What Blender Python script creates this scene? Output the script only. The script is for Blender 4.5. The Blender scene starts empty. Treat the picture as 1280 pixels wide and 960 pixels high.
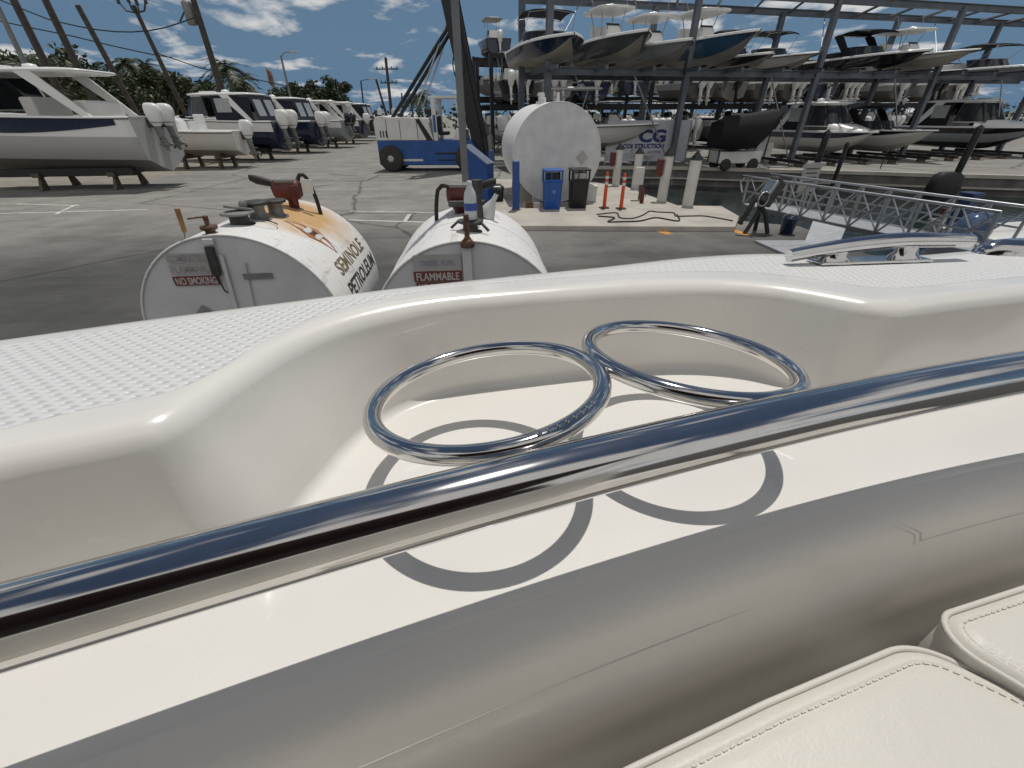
import bpy, bmesh, math, random
from mathutils import Vector, Matrix, Euler
R = math.radians
random.seed(7)
scene = bpy.context.scene
COL = scene.collection
V = Vector
PI_ = math.pi

# ------------------------------------------------------------------ camera geometry
F_PX, CAM_H, PITCH, ROLL = 528.01, 2.6, R(32.6), -0.008
B_PITCH, B_ROLL = 0.51452, -0.00696          # the same camera seen in the frame of the (slightly listing) boat


def basis(th, roll):
    Fw = V((0, math.cos(th), -math.sin(th))); U0 = V((0, math.sin(th), math.cos(th))); X0 = V((1, 0, 0))
    c, s = math.cos(roll), math.sin(roll)
    return c * X0 + s * U0, -s * X0 + c * U0, Fw


def mat3(th, roll):
    x, u, f = basis(th, roll)
    return Matrix((x, u, -f)).transposed()


MW3, MB3 = mat3(PITCH, ROLL), mat3(B_PITCH, B_ROLL)
RWB = MW3 @ MB3.transposed()
BOAT_M = Matrix.Translation((0, 0, CAM_H)) @ RWB.to_4x4()


def ray(px, py, m=MW3):
    return m @ V((px - 640, 480 - py, -F_PX))


def G(px, py, z=0.0):
    r = ray(px, py); s = (z - CAM_H) / r.z
    return V((r.x * s, r.y * s, z))


def AT(px, py, Y):
    r = ray(px, py); s = Y / r.y
    return V((r.x * s, Y, r.z * s + CAM_H))


def BZ(px, py, z):
    r = ray(px, py, MB3); s = z / r.z
    return V((r.x * s, r.y * s, z))


cam_d = bpy.data.cameras.new('camera'); cam = bpy.data.objects.new('camera', cam_d); COL.objects.link(cam)
cam.matrix_world = Matrix.Translation((0, 0, CAM_H)) @ MW3.to_4x4()
cam_d.sensor_fit = 'HORIZONTAL'; cam_d.sensor_width = 36; cam_d.lens = F_PX / 1280 * 36
cam_d.clip_start = 0.01; cam_d.clip_end = 3000
scene.camera = cam


# ------------------------------------------------------------------ materials
MATS = {}


def mat(name, col, rough=0.5, metal=0.0, var=0.12, scale=6.0, bump=0.0, bscale=60.0, spec=0.5, coat=0.0, tint=None, bump2=0.0, rvar=0.0):
    if name in MATS: return MATS[name]
    m = bpy.data.materials.new(name); m.use_nodes = True; nt = m.node_tree; n = nt.nodes; l = nt.links
    b = n['Principled BSDF']
    b.inputs['Roughness'].default_value = rough; b.inputs['Metallic'].default_value = metal
    b.inputs['Specular IOR Level'].default_value = spec; b.inputs['Coat Weight'].default_value = coat
    tc = n.new('ShaderNodeTexCoord')
    nz = n.new('ShaderNodeTexNoise'); nz.inputs['Scale'].default_value = scale; nz.inputs['Detail'].default_value = 6
    l.new(tc.outputs['Object'], nz.inputs['Vector'])
    mx = n.new('ShaderNodeMix'); mx.data_type = 'RGBA'
    lo = [c * (1 - var) for c in col]; hi = [min(1, c * (1 + var)) for c in col]
    if tint: lo = list(tint)
    mx.inputs[6].default_value = (*lo, 1); mx.inputs[7].default_value = (*hi, 1)
    rp = n.new('ShaderNodeValToRGB'); rp.color_ramp.elements[0].position = .32; rp.color_ramp.elements[1].position = .68
    l.new(nz.outputs['Fac'], rp.inputs['Fac']); l.new(rp.outputs['Color'], mx.inputs[0])
    l.new(mx.outputs[2], b.inputs['Base Color'])
    if bump:
        n2 = n.new('ShaderNodeTexNoise'); n2.inputs['Scale'].default_value = bscale; n2.inputs['Detail'].default_value = 4
        l.new(tc.outputs['Object'], n2.inputs['Vector'])
        bp = n.new('ShaderNodeBump'); bp.inputs['Strength'].default_value = bump; bp.inputs['Distance'].default_value = .01
        l.new(n2.outputs['Fac'], bp.inputs['Height']); l.new(bp.outputs['Normal'], b.inputs['Normal'])
        if bump2:
            n3 = n.new('ShaderNodeTexNoise'); n3.inputs['Scale'].default_value = 16; n3.inputs['Detail'].default_value = 3; n3.inputs['Distortion'].default_value = 1.2
            l.new(tc.outputs['Object'], n3.inputs['Vector'])
            b3 = n.new('ShaderNodeBump'); b3.inputs['Strength'].default_value = bump2; b3.inputs['Distance'].default_value = .012
            l.new(n3.outputs['Fac'], b3.inputs['Height']); l.new(b3.outputs['Normal'], bp.inputs['Normal'])
    if rvar:
        n4 = n.new('ShaderNodeTexNoise'); n4.inputs['Scale'].default_value = 22; n4.inputs['Detail'].default_value = 8; l.new(tc.outputs['Object'], n4.inputs['Vector'])
        mr_ = n.new('ShaderNodeMapRange'); mr_.inputs['To Min'].default_value = rough - rvar; mr_.inputs['To Max'].default_value = rough + rvar; l.new(n4.outputs['Fac'], mr_.inputs[0]); l.new(mr_.outputs[0], b.inputs['Roughness'])
    MATS[name] = m
    return m


gel = mat('gelcoat_white', (.81, .785, .735), .24, var=.022, scale=5, coat=.4, bump=.03, bscale=35, rvar=.10)
bolm = mat('bolster_vinyl', (.84, .805, .745), .36, var=.022, scale=5, bump=.05, bscale=300, bump2=.10)
vinyl = mat('vinyl_cream', (.70, .67, .605), .46, var=.03, scale=7, bump=.10, bscale=420, bump2=.10)
piping = mat('vinyl_piping', (.68, .65, .59), .5, var=.04, scale=8, bump=.08, bscale=700)
thread = mat('stitch_thread', (.66, .63, .57), .8, var=.1)
steel = mat('polished_steel', (.62, .61, .595), .095, 1.0, var=.05, scale=40, rvar=.035)
galv = mat('galvanised_steel', (.115, .13, .15), .55, .3, var=.2, scale=2)
alu = mat('aluminium', (.42, .43, .44), .35, .9, var=.1, scale=8)
white = mat('boat_white', (.78, .78, .76), .3, var=.015, coat=.2)
offwhite = mat('boat_offwhite', (.62, .60, .56), .35, var=.025, scale=2)
grey = mat('boat_grey', (.30, .32, .34), .3, var=.06)
navy = mat('boat_navy', (.012, .020, .05), .2, var=.2, coat=.3)
blue_hull = mat('boat_blue', (.03, .09, .17), .25, var=.1, coat=.3)
blackp = mat('boat_black', (.010, .010, .012), .2, var=.2, coat=.3)
bottom = mat('boat_bottom', (.36, .335, .29), .5, var=.05, scale=1)
canvas = mat('navy_canvas', (.008, .011, .022), .85, var=.3, scale=3, bump=.3, bscale=8)
bcanvas = mat('black_canvas', (.008, .008, .009), .85, var=.3, scale=3, bump=.3, bscale=8)
glass = mat('tinted_glass', (.03, .035, .04), .06, var=.1)
clearv = mat('clear_vinyl', (.35, .37, .38), .1, var=.1)
rubber = mat('black_rubber', (.015, .015, .015), .6, var=.2, scale=10)
tyre = mat('tyre_rubber', (.035, .034, .032), .8, var=.25, scale=8)
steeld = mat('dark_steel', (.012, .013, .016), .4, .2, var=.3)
fblue = mat('forklift_blue', (.012, .075, .27), .4, var=.15, scale=2)
fwhite = mat('forklift_white', (.60, .60, .58), .45, var=.08, scale=2)
bblue = mat('bollard_blue', (.010, .060, .24), .45, var=.15)
red = mat('pump_red', (.105, .018, .016), .5, var=.3, scale=12)
orange = mat('safety_orange', (.62, .07, .015), .5, var=.1)
concrete = mat('concrete', (.42, .39, .34), .85, var=.15, scale=1.2, bump=.3, bscale=30)
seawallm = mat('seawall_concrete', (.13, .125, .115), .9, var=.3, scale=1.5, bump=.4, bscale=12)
wood = mat('treated_wood', (.10, .08, .06), .85, var=.3, scale=5, bump=.4, bscale=20)
polewood = mat('pole_wood', (.06, .052, .045), .9, var=.3, scale=3)
pile_w = mat('pile_sleeve_white', (.62, .61, .58), .6, var=.08, scale=2)
paintw = mat('road_paint_white', (.55, .54, .50), .8, var=.25, scale=3)
painto = mat('road_paint_orange', (.55, .27, .06), .8, var=.2, scale=4)
barkm = mat('bark', (.10, .085, .065), .9, var=.3, scale=6, bump=.5, bscale=25)
leaf1 = mat('leaf_dark', (.030, .048, .018), .6, var=.4, scale=.7)
leaf2 = mat('leaf_olive', (.048, .062, .024), .6, var=.4, scale=.7)
frond = mat('palm_frond', (.045, .062, .022), .55, var=.35, scale=.8)
brass = mat('rusty_pipe', (.14, .08, .05), .7, .4, var=.4, scale=20)
castg = mat('cast_grey', (.22, .22, .21), .6, .3, var=.25, scale=14)
castd = mat('cast_dark', (.06, .06, .055), .6, .3, var=.3, scale=14)
yel = mat('wood_handle', (.40, .23, .08), .6, var=.2, scale=12)
plast = mat('clear_plastic', (.60, .63, .65), .15, var=.05)
label_b = mat('bottle_label_blue', (.05, .10, .35), .5)
signred = mat('sign_red', (.17, .05, .04), .55, var=.15, scale=10)
signw = mat('sign_white', (.62, .62, .60), .5, var=.06, scale=5)
signfade = mat('sign_faded', (.42, .41, .40), .6, var=.08, scale=6)
letterk = mat('letter_black', (.03, .028, .03), .6, var=.3, scale=9)
letterbr = mat('letter_brown', (.16, .12, .06), .6, var=.35, scale=9)
letterb = mat('letter_navy', (.012, .025, .12), .5)
binb = mat('bin_blue', (.012, .09, .36), .4, var=.12)
binblk = mat('bin_black', (.012, .012, .014), .45, var=.2)
greyplate = mat('grey_plate', (.40, .41, .42), .45, .3, var=.1, scale=6)


def nonskid_mat():
    m = bpy.data.materials.new('gelcoat_nonskid'); m.use_nodes = True; nt = m.node_tree; n = nt.nodes; l = nt.links
    b = n['Principled BSDF']; b.inputs['Base Color'].default_value = (.755, .75, .735, 1); b.inputs['Roughness'].default_value = .38
    tc = n.new('ShaderNodeTexCoord'); mp = n.new('ShaderNodeMapping')
    mp.inputs['Rotation'].default_value = (0, 0, R(-22)); l.new(tc.outputs['Object'], mp.inputs['Vector'])
    sp = n.new('ShaderNodeSeparateXYZ'); l.new(mp.outputs['Vector'], sp.inputs[0])

    def mth(op, a, bb=None):
        q = n.new('ShaderNodeMath'); q.operation = op
        for i, v in enumerate((a, bb)):
            if v is None: continue
            if isinstance(v, (int, float)): q.inputs[i].default_value = v
            else: l.new(v, q.inputs[i])
        return q.outputs[0]
    row = mth('DIVIDE', sp.outputs[1], .0090)
    rowi = mth('FLOOR', row)
    off = mth('MULTIPLY', mth('MODULO', rowi, 2.0), .5)
    cx = mth('SUBTRACT', mth('FRACT', mth('ADD', mth('DIVIDE', sp.outputs[0], .0130), off)), .5)
    cy = mth('SUBTRACT', mth('FRACT', row), .5)
    d = mth('SQRT', mth('ADD', mth('POWER', mth('ABSOLUTE', cx), 2.0), mth('POWER', mth('ABSOLUTE', cy), 2.0)))
    h = mth('SMOOTH_MIN', mth('MULTIPLY', d, 2.2), .8)
    bp = n.new('ShaderNodeBump'); bp.inputs['Strength'].default_value = 1.0; bp.inputs['Distance'].default_value = .0032
    l.new(h, bp.inputs['Height']); l.new(bp.outputs['Normal'], b.inputs['Normal'])
    return m


nonskid = nonskid_mat()


def tank_mat(name, rust, cy):
    m = bpy.data.materials.new(name); m.use_nodes = True; nt = m.node_tree; n = nt.nodes; l = nt.links
    b = n['Principled BSDF']; b.inputs['Roughness'].default_value = .5
    tc = n.new('ShaderNodeTexCoord')
    mp = n.new('ShaderNodeMapping'); mp.inputs['Scale'].default_value = (5, 1.0, 5); l.new(tc.outputs['Object'], mp.inputs[0])
    nz = n.new('ShaderNodeTexNoise'); nz.inputs['Scale'].default_value = 2.2; nz.inputs['Detail'].default_value = 9; nz.inputs['Roughness'].default_value = .68
    l.new(mp.outputs[0], nz.inputs['Vector'])
    r1 = n.new('ShaderNodeValToRGB'); e = r1.color_ramp.elements
    e[0].position = .27; e[0].color = (.42, .415, .40, 1); e[1].position = .43; e[1].color = (.78, .77, .745, 1)
    l.new(nz.outputs['Fac'], r1.inputs[0])
    n2 = n.new('ShaderNodeTexNoise'); n2.inputs['Scale'].default_value = 2.4; n2.inputs['Detail'].default_value = 8; l.new(tc.outputs['Object'], n2.inputs['Vector'])
    # rust stain spreading from the pump flange
    vd = n.new('ShaderNodeVectorMath'); vd.operation = 'DISTANCE'; vd.inputs[1].default_value = (.28, cy, .80); l.new(tc.outputs['Object'], vd.inputs[0])
    ma = n.new('ShaderNodeMath'); ma.operation = 'MULTIPLY_ADD'; ma.inputs[1].default_value = -1.25; ma.inputs[2].default_value = rust
    l.new(vd.outputs['Value'], ma.inputs[0])
    mb = n.new('ShaderNodeMath'); mb.operation = 'ADD'; l.new(ma.outputs[0], mb.inputs[0]); l.new(n2.outputs['Fac'], mb.inputs[1])
    r2 = n.new('ShaderNodeValToRGB'); r2.color_ramp.elements[0].position = .55; r2.color_ramp.elements[1].position = 1.0; l.new(mb.outputs[0], r2.inputs[0])
    mx = n.new('ShaderNodeMix'); mx.data_type = 'RGBA'; l.new(r2.outputs[0], mx.inputs[0]); l.new(r1.outputs[0], mx.inputs[6]); mx.inputs[7].default_value = (.58, .36, .15, 1)
    # thin dark rust streaks
    mp2 = n.new('ShaderNodeMapping'); mp2.inputs['Scale'].default_value = (3, 22, 3); l.new(tc.outputs['Object'], mp2.inputs[0])
    n3 = n.new('ShaderNodeTexNoise'); n3.inputs['Scale'].default_value = 2.0; n3.inputs['Detail'].default_value = 5; l.new(mp2.outputs[0], n3.inputs['Vector'])
    r3 = n.new('ShaderNodeValToRGB'); r3.color_ramp.elements[0].position = .66; r3.color_ramp.elements[1].position = .74; l.new(n3.outputs['Fac'], r3.inputs[0])
    mx2 = n.new('ShaderNodeMix'); mx2.data_type = 'RGBA'; l.new(r3.outputs[0], mx2.inputs[0]); l.new(mx.outputs[2], mx2.inputs[6]); mx2.inputs[7].default_value = (.24, .15, .07, 1)
    l.new(mx2.outputs[2], b.inputs['Base Color'])
    return m


def ground_mat():
    m = bpy.data.materials.new('asphalt_yard'); m.use_nodes = True; nt = m.node_tree; n = nt.nodes; l = nt.links
    b = n['Principled BSDF']; b.inputs['Roughness'].default_value = .9
    tc = n.new('ShaderNodeTexCoord')

    def noise(s, det=6, rough=.6, vec=None):
        q = n.new('ShaderNodeTexNoise'); q.inputs['Scale'].default_value = s; q.inputs['Detail'].default_value = det; q.inputs['Roughness'].default_value = rough
        l.new(vec or tc.outputs['Object'], q.inputs['Vector']); return q

    def ramp(src, p0, p1, c0=(0, 0, 0, 1), c1=(1, 1, 1, 1)):
        q = n.new('ShaderNodeValToRGB'); e = q.color_ramp.elements; e[0].position = p0; e[0].color = c0; e[1].position = p1; e[1].color = c1
        l.new(src, q.inputs[0]); return q

    def mix(fac, a, c, mode='MIX'):
        q = n.new('ShaderNodeMix'); q.data_type = 'RGBA'; q.blend_type = mode
        for i, v in ((0, fac), (6, a), (7, c)):
            if isinstance(v, (int, float)): q.inputs[i].default_value = v
            elif isinstance(v, tuple): q.inputs[i].default_value = v
            else: l.new(v, q.inputs[i])
        return q.outputs[2]
    big = noise(.16, 5); med = noise(.9, 8, .7); fine = noise(45, 3)
    sp = n.new('ShaderNodeSeparateXYZ'); l.new(tc.outputs['Object'], sp.inputs[0])
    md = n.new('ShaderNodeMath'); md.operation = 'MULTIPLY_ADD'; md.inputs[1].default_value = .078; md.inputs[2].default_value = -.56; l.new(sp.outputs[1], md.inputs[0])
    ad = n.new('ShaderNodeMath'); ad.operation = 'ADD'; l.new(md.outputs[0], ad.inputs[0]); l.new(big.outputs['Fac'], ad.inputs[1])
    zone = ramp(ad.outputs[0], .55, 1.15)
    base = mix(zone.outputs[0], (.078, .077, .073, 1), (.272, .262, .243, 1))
    mot = ramp(med.outputs['Fac'], .3, .7, (.72, .72, .72, 1), (1.18, 1.17, 1.15, 1))
    base = mix(1.0, base, mot.outputs[0], 'MULTIPLY')
    # oil and tyre stains stretched along the driving lane
    mp = n.new('ShaderNodeMapping'); mp.inputs['Scale'].default_value = (.22, 1.3, 1); mp.inputs['Rotation'].default_value = (0, 0, R(-14)); l.new(tc.outputs['Object'], mp.inputs[0])
    st = noise(.8, 7, .65, mp.outputs[0]); sr = ramp(st.outputs['Fac'], .50, .72, (1, 1, 1, 1), (.62, .61, .60, 1))
    base = mix(1.0, base, sr.outputs[0], 'MULTIPLY')
    fr = ramp(fine.outputs['Fac'], .25, .75, (.82, .82, .82, 1), (1.15, 1.15, 1.15, 1))
    base = mix(1.0, base, fr.outputs[0], 'MULTIPLY')
    # cracks
    vo = n.new('ShaderNodeTexVoronoi'); vo.feature = 'DISTANCE_TO_EDGE'; vo.inputs['Scale'].default_value = .17
    wob = noise(.7, 4); wm = n.new('ShaderNodeMix'); wm.data_type = 'VECTOR'; wm.inputs[0].default_value = .35
    l.new(tc.outputs['Object'], wm.inputs[4]); l.new(wob.outputs['Color'], wm.inputs[5]); l.new(wm.outputs[1], vo.inputs['Vector'])
    cr = ramp(vo.outputs['Distance'], .0, .007, (.35, .35, .35, 1), (1, 1, 1, 1))
    base = mix(1.0, base, cr.outputs[0], 'MULTIPLY')
    l.new(base, b.inputs['Base Color'])
    bp = n.new('ShaderNodeBump'); bp.inputs['Strength'].default_value = .4; bp.inputs['Distance'].default_value = .01
    l.new(fine.outputs['Fac'], bp.inputs['Height']); l.new(bp.outputs['Normal'], b.inputs['Normal'])
    return m


def water_mat():
    m = bpy.data.materials.new('canal_water'); m.use_nodes = True; nt = m.node_tree; n = nt.nodes; l = nt.links
    b = n['Principled BSDF']; b.inputs['Base Color'].default_value = (.012, .022, .022, 1); b.inputs['Roughness'].default_value = .08
    tc = n.new('ShaderNodeTexCoord'); nz = n.new('ShaderNodeTexNoise'); nz.inputs['Scale'].default_value = 2.5; nz.inputs['Detail'].default_value = 4
    l.new(tc.outputs['Object'], nz.inputs['Vector'])
    bp = n.new('ShaderNodeBump'); bp.inputs['Strength'].default_value = .35; bp.inputs['Distance'].default_value = .06
    l.new(nz.outputs['Fac'], bp.inputs['Height']); l.new(bp.outputs['Normal'], b.inputs['Normal'])
    return m


# ------------------------------------------------------------------ mesh building
class MB:
    def __init__(s): s.v, s.f, s.mi, s.sm = [], [], [], []

    def add(s, verts, faces, mi=0, sm=False):
        k = len(s.v); s.v += [tuple(p) for p in verts]
        for f in faces: s.f.append([k + i for i in f]); s.mi.append(mi); s.sm.append(sm)
        return s

    def box(s, c, sz, rot=None, bev=0.0, mi=0, top=1.0):
        x, y, z = sz[0] / 2, sz[1] / 2, sz[2] / 2
        if bev:
            bm = bmesh.new(); bmesh.ops.create_cube(bm, size=1)
            for q in bm.verts:
                k = top if q.co.z > 0 else 1
                q.co = V((q.co.x * sz[0] * k, q.co.y * sz[1] * k, q.co.z * sz[2]))
            bmesh.ops.bevel(bm, geom=bm.edges[:], offset=bev, segments=2, profile=.5, affect='EDGES')
            bm.verts.index_update(); vs = [q.co.copy() for q in bm.verts]; fs = [[q.index for q in f.verts] for f in bm.faces]; bm.free()
        else:
            vs = [V((a * x * (top if cc > 0 else 1), b * y * (top if cc > 0 else 1), cc * z)) for cc in (-1, 1) for a, b in ((-1, -1), (1, -1), (1, 1), (-1, 1))]
            fs = [(3, 2, 1, 0), (4, 5, 6, 7), (0, 1, 5, 4), (1, 2, 6, 5), (2, 3, 7, 6), (3, 0, 4, 7)]
        if rot is not None:
            m = rot if isinstance(rot, Matrix) else Euler(rot).to_matrix(); vs = [m @ p for p in vs]
        return s.add([p + V(c) for p in vs], fs, mi, False)

    def loft(s, rings, cap=True, closed=True, mi=0, sm=True, loop=False):
        n = len(rings[0]); vs = [p for r in rings for p in r]; fs = []
        m = len(rings)
        for i in range(m if loop else m - 1):
            j2 = (i + 1) % m
            for j in range(n if closed else n - 1):
                k = (j + 1) % n
                fs.append((i * n + j, i * n + k, j2 * n + k, j2 * n + j))
        s.add(vs, fs, mi, sm)
        if cap and not loop:
            s.add(rings[0], [list(range(n))[::-1]], mi, False); s.add(rings[-1], [list(range(n))], mi, False)
        return s

    def tube(s, pts, r, n=8, cap=True, mi=0, loop=False):
        pts = [V(p) for p in pts]; rings = []; m = len(pts); up = None
        for i, p in enumerate(pts):
            if loop: t = pts[(i + 1) % m] - pts[i - 1]
            else: t = pts[min(i + 1, m - 1)] - pts[max(i - 1, 0)]
            t.normalize()
            if up is None: up = V((0, 0, 1)) if abs(t.z) < .9 else V((1, 0, 0))
            a = t.cross(up).normalized(); b = a.cross(t).normalized(); up = b
            rr = r[i] if isinstance(r, (list, tuple)) else r
            rings.append([p + rr * (math.cos(q) * a + math.sin(q) * b) for q in (2 * math.pi * k / n for k in range(n))])
        return s.loft(rings, cap, True, mi, n > 5, loop)

    def cyl(s, p0, p1, r0, r1=None, n=16, mi=0): return s.tube([p0, p1], [r0, r0 if r1 is None else r1], n, True, mi)

    def lathe(s, prof, c=(0, 0, 0), n=20, axis='Z', mi=0):
        rings = []
        for r, h in prof:
            ring = []
            for k in range(n):
                a = 2 * math.pi * k / n; x, y = r * math.cos(a), r * math.sin(a)
                ring.append(V(c) + (V((x, y, h)) if axis == 'Z' else V((h, x, y)) if axis == 'X' else V((y, h, x))))
            rings.append(ring)
        return s.loft(rings, True, True, mi, True)

    def prism(s, poly, y0, y1, plane='XZ', mi=0):
        def P(a, b, c): return V((a, c, b)) if plane == 'XZ' else V((a, b, c)) if plane == 'XY' else V((c, a, b))
        n = len(poly); vs = [P(a, b, y0) for a, b in poly] + [P(a, b, y1) for a, b in poly]
        fs = [list(range(n))[::-1], list(range(n, 2 * n))] + [(i, (i + 1) % n, n + (i + 1) % n, n + i) for i in range(n)]
        return s.add(vs, fs, mi, False)

    def build(s, name, mats, parent=None, bevel=0.0, angle=35, recalc=True):
        me = bpy.data.meshes.new(name); me.from_pydata(s.v, [], s.f)
        if not isinstance(mats, (list, tuple)): mats = [mats]
        for m in mats: me.materials.append(m)
        for p, i, sm in zip(me.polygons, s.mi, s.sm): p.material_index = i; p.use_smooth = sm
        if recalc or bevel:
            bm = bmesh.new(); bm.from_mesh(me)
            if bevel:
                es = [e for e in bm.edges if len(e.link_faces) == 2 and e.calc_face_angle(0) > R(angle)]
                bmesh.ops.bevel(bm, geom=es, offset=bevel, segments=2, profile=.5, affect='EDGES', clamp_overlap=True)
            bmesh.ops.recalc_face_normals(bm, faces=bm.faces[:]); bm.to_mesh(me); bm.free()
        o = bpy.data.objects.new(name, me); COL.objects.link(o)
        if parent: o.parent = parent
        return o


def sring(cx, cy, z, lx, ly, p=3.0, n=16, ax='Z'):
    out = []
    for k in range(n):
        a = 2 * math.pi * (k + .5) / n; c, sn = math.cos(a), math.sin(a)
        x = math.copysign(abs(c) ** (2 / p), c) * lx / 2; y = math.copysign(abs(sn) ** (2 / p), sn) * ly / 2
        out.append(V((cx + x, cy + y, z)) if ax == 'Z' else V((z, cx + x, cy + y)))
    return out


def tag(o, label=None, cat=None, group=None, kind=None):
    if label: o['label'] = label
    if cat: o['category'] = cat
    if group: o['group'] = group
    if kind: o['kind'] = kind
    return o


def empty(name, loc=(0, 0, 0), rz=0.0, label=None, cat=None, group=None, m=None):
    o = bpy.data.objects.new(name, None); COL.objects.link(o); o.empty_display_size = .2
    if m is not None: o.matrix_world = m
    else: o.location = loc; o.rotation_euler = (0, 0, rz)
    return tag(o, label, cat, group)


def copy_tree(o, parent=None):
    kids = [c for c in list(o.children)]
    c = o.copy(); COL.objects.link(c); c.parent = parent
    for k in kids: copy_tree(k, c)
    return c


def catmull(pts, step):
    pts = [V(p) for p in pts]; out = []
    for i in range(len(pts) - 1):
        p0, p1, p2, p3 = pts[max(i - 1, 0)], pts[i], pts[i + 1], pts[min(i + 2, len(pts) - 1)]
        n = max(1, int((p2 - p1).length / step))
        for k in range(n):
            t = k / n
            out.append(.5 * ((2 * p1) + (-p0 + p2) * t + (2 * p0 - 5 * p1 + 4 * p2 - p3) * t * t + (-p0 + 3 * p1 - 3 * p2 + p3) * t ** 3))
    out.append(pts[-1]); return out


def text_mesh(txt, size, width=None):
    cu = bpy.data.curves.new('txt', 'FONT'); cu.body = txt; cu.size = size; cu.align_x = 'LEFT'; cu.resolution_u = 3; cu.offset = size * (.05 if txt in ('CG', 'CONSTRUCTION') else .022)
    o = bpy.data.objects.new('txt', cu); COL.objects.link(o)
    dg = bpy.context.evaluated_depsgraph_get(); me = bpy.data.meshes.new_from_object(o.evaluated_get(dg))
    vs = [q.co.copy() for q in me.vertices]; fs = [list(p.vertices) for p in me.polygons]
    bpy.data.objects.remove(o); bpy.data.curves.remove(cu); bpy.data.meshes.remove(me)
    x0 = min(q.x for q in vs); x1 = max(q.x for q in vs)
    k = (width / (x1 - x0)) if width else 1
    return [V(((q.x - x0) * k, q.y, 0)) for q in vs], fs, (x1 - x0) * k


def put_text(name, txt, size, width, origin, ux, uy, m, parent=None, fn=None):
    vs, fs, w = text_mesh(txt, size, width)
    mb = MB()
    if fn: mb.add([fn(q.x, q.y) for q in vs], fs)
    else: mb.add([V(origin) + V(ux) * q.x + V(uy) * q.y for q in vs], fs)
    return mb.build(name, m, parent, recalc=False)


# ------------------------------------------------------------------ light
SUN_B = V((.1045, .262, 1)).normalized()
SUN = (RWB @ SUN_B).normalized()
sl = bpy.data.lights.new('sun', 'SUN'); sl.energy = 3.2; sl.angle = R(.53); sl.color = (1, .965, .91)
so = bpy.data.objects.new('sun', sl); COL.objects.link(so); so.rotation_mode = 'QUATERNION'; so.rotation_quaternion = SUN.to_track_quat('Z', 'Y'); so.location = (0, 0, 60)

w = bpy.data.worlds.new('World'); scene.world = w; w.use_nodes = True
nt = w.node_tree; n = nt.nodes; l = nt.links
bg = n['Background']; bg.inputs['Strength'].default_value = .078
sky = n.new('ShaderNodeTexSky'); sky.sky_type = 'NISHITA'; sky.sun_disc = False
sky.sun_elevation = math.asin(SUN.z); sky.sun_rotation = math.atan2(SUN.x, SUN.y); sky.altitude = 0; sky.air_density = 1.0; sky.dust_density = .15; sky.ozone_density = 1.6
tc = n.new('ShaderNodeTexCoord'); sp = n.new('ShaderNodeSeparateXYZ'); l.new(tc.outputs['Generated'], sp.inputs[0])
zz = n.new('ShaderNodeMath'); zz.operation = 'MAXIMUM'; zz.inputs[1].default_value = 0.0; l.new(sp.outputs[2], zz.inputs[0])
za = n.new('ShaderNodeMath'); za.operation = 'ADD'; za.inputs[1].default_value = .16; l.new(zz.outputs[0], za.inputs[0])
dv = n.new('ShaderNodeVectorMath'); dv.operation = 'DIVIDE'; l.new(tc.outputs['Generated'], dv.inputs[0])
cb = n.new('ShaderNodeCombineXYZ')
for i in range(3): l.new(za.outputs[0], cb.inputs[i])
l.new(cb.outputs[0], dv.inputs[1])
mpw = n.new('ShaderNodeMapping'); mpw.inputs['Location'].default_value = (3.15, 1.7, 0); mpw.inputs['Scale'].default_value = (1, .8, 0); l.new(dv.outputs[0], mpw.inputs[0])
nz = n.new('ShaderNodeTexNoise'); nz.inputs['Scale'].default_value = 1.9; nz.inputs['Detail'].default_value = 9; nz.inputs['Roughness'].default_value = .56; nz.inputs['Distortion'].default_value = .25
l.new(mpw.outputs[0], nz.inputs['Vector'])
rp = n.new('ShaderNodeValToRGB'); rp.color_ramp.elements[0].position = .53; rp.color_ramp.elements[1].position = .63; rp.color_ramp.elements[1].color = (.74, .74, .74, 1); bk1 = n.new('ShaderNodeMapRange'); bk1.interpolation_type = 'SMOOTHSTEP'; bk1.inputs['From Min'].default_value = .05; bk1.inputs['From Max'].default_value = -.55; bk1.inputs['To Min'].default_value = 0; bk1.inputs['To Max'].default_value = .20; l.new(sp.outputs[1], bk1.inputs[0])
bka = n.new('ShaderNodeMath'); bka.operation = 'ADD'; l.new(nz.outputs['Fac'], bka.inputs[0]); l.new(bk1.outputs[0], bka.inputs[1]); l.new(bka.outputs[0], rp.inputs[0])  # extra unseen cloud behind the camera, added as neutral fill light
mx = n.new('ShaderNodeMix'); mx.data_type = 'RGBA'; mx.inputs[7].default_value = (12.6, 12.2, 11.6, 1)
hs = n.new('ShaderNodeHueSaturation'); hs.inputs['Saturation'].default_value = .95; hs.inputs['Value'].default_value = .62; l.new(sky.outputs[0], hs.inputs['Color'])
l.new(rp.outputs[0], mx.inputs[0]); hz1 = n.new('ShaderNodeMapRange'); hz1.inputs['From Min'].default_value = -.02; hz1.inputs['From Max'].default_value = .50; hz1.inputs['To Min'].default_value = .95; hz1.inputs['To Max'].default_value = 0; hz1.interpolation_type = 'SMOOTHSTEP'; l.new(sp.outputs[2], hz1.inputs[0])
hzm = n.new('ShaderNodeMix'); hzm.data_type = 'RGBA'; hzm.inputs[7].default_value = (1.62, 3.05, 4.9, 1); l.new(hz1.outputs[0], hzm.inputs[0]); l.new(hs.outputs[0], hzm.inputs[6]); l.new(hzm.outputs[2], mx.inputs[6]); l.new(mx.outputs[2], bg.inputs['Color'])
vs_ = scene.view_settings; vs_.view_transform = 'Standard'; vs_.look = 'None'; vs_.exposure = -.33; vs_.gamma = 1; vs_.use_curve_mapping = False
scene.cycles.max_bounces = 8; scene.cycles.use_denoising = True

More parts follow.
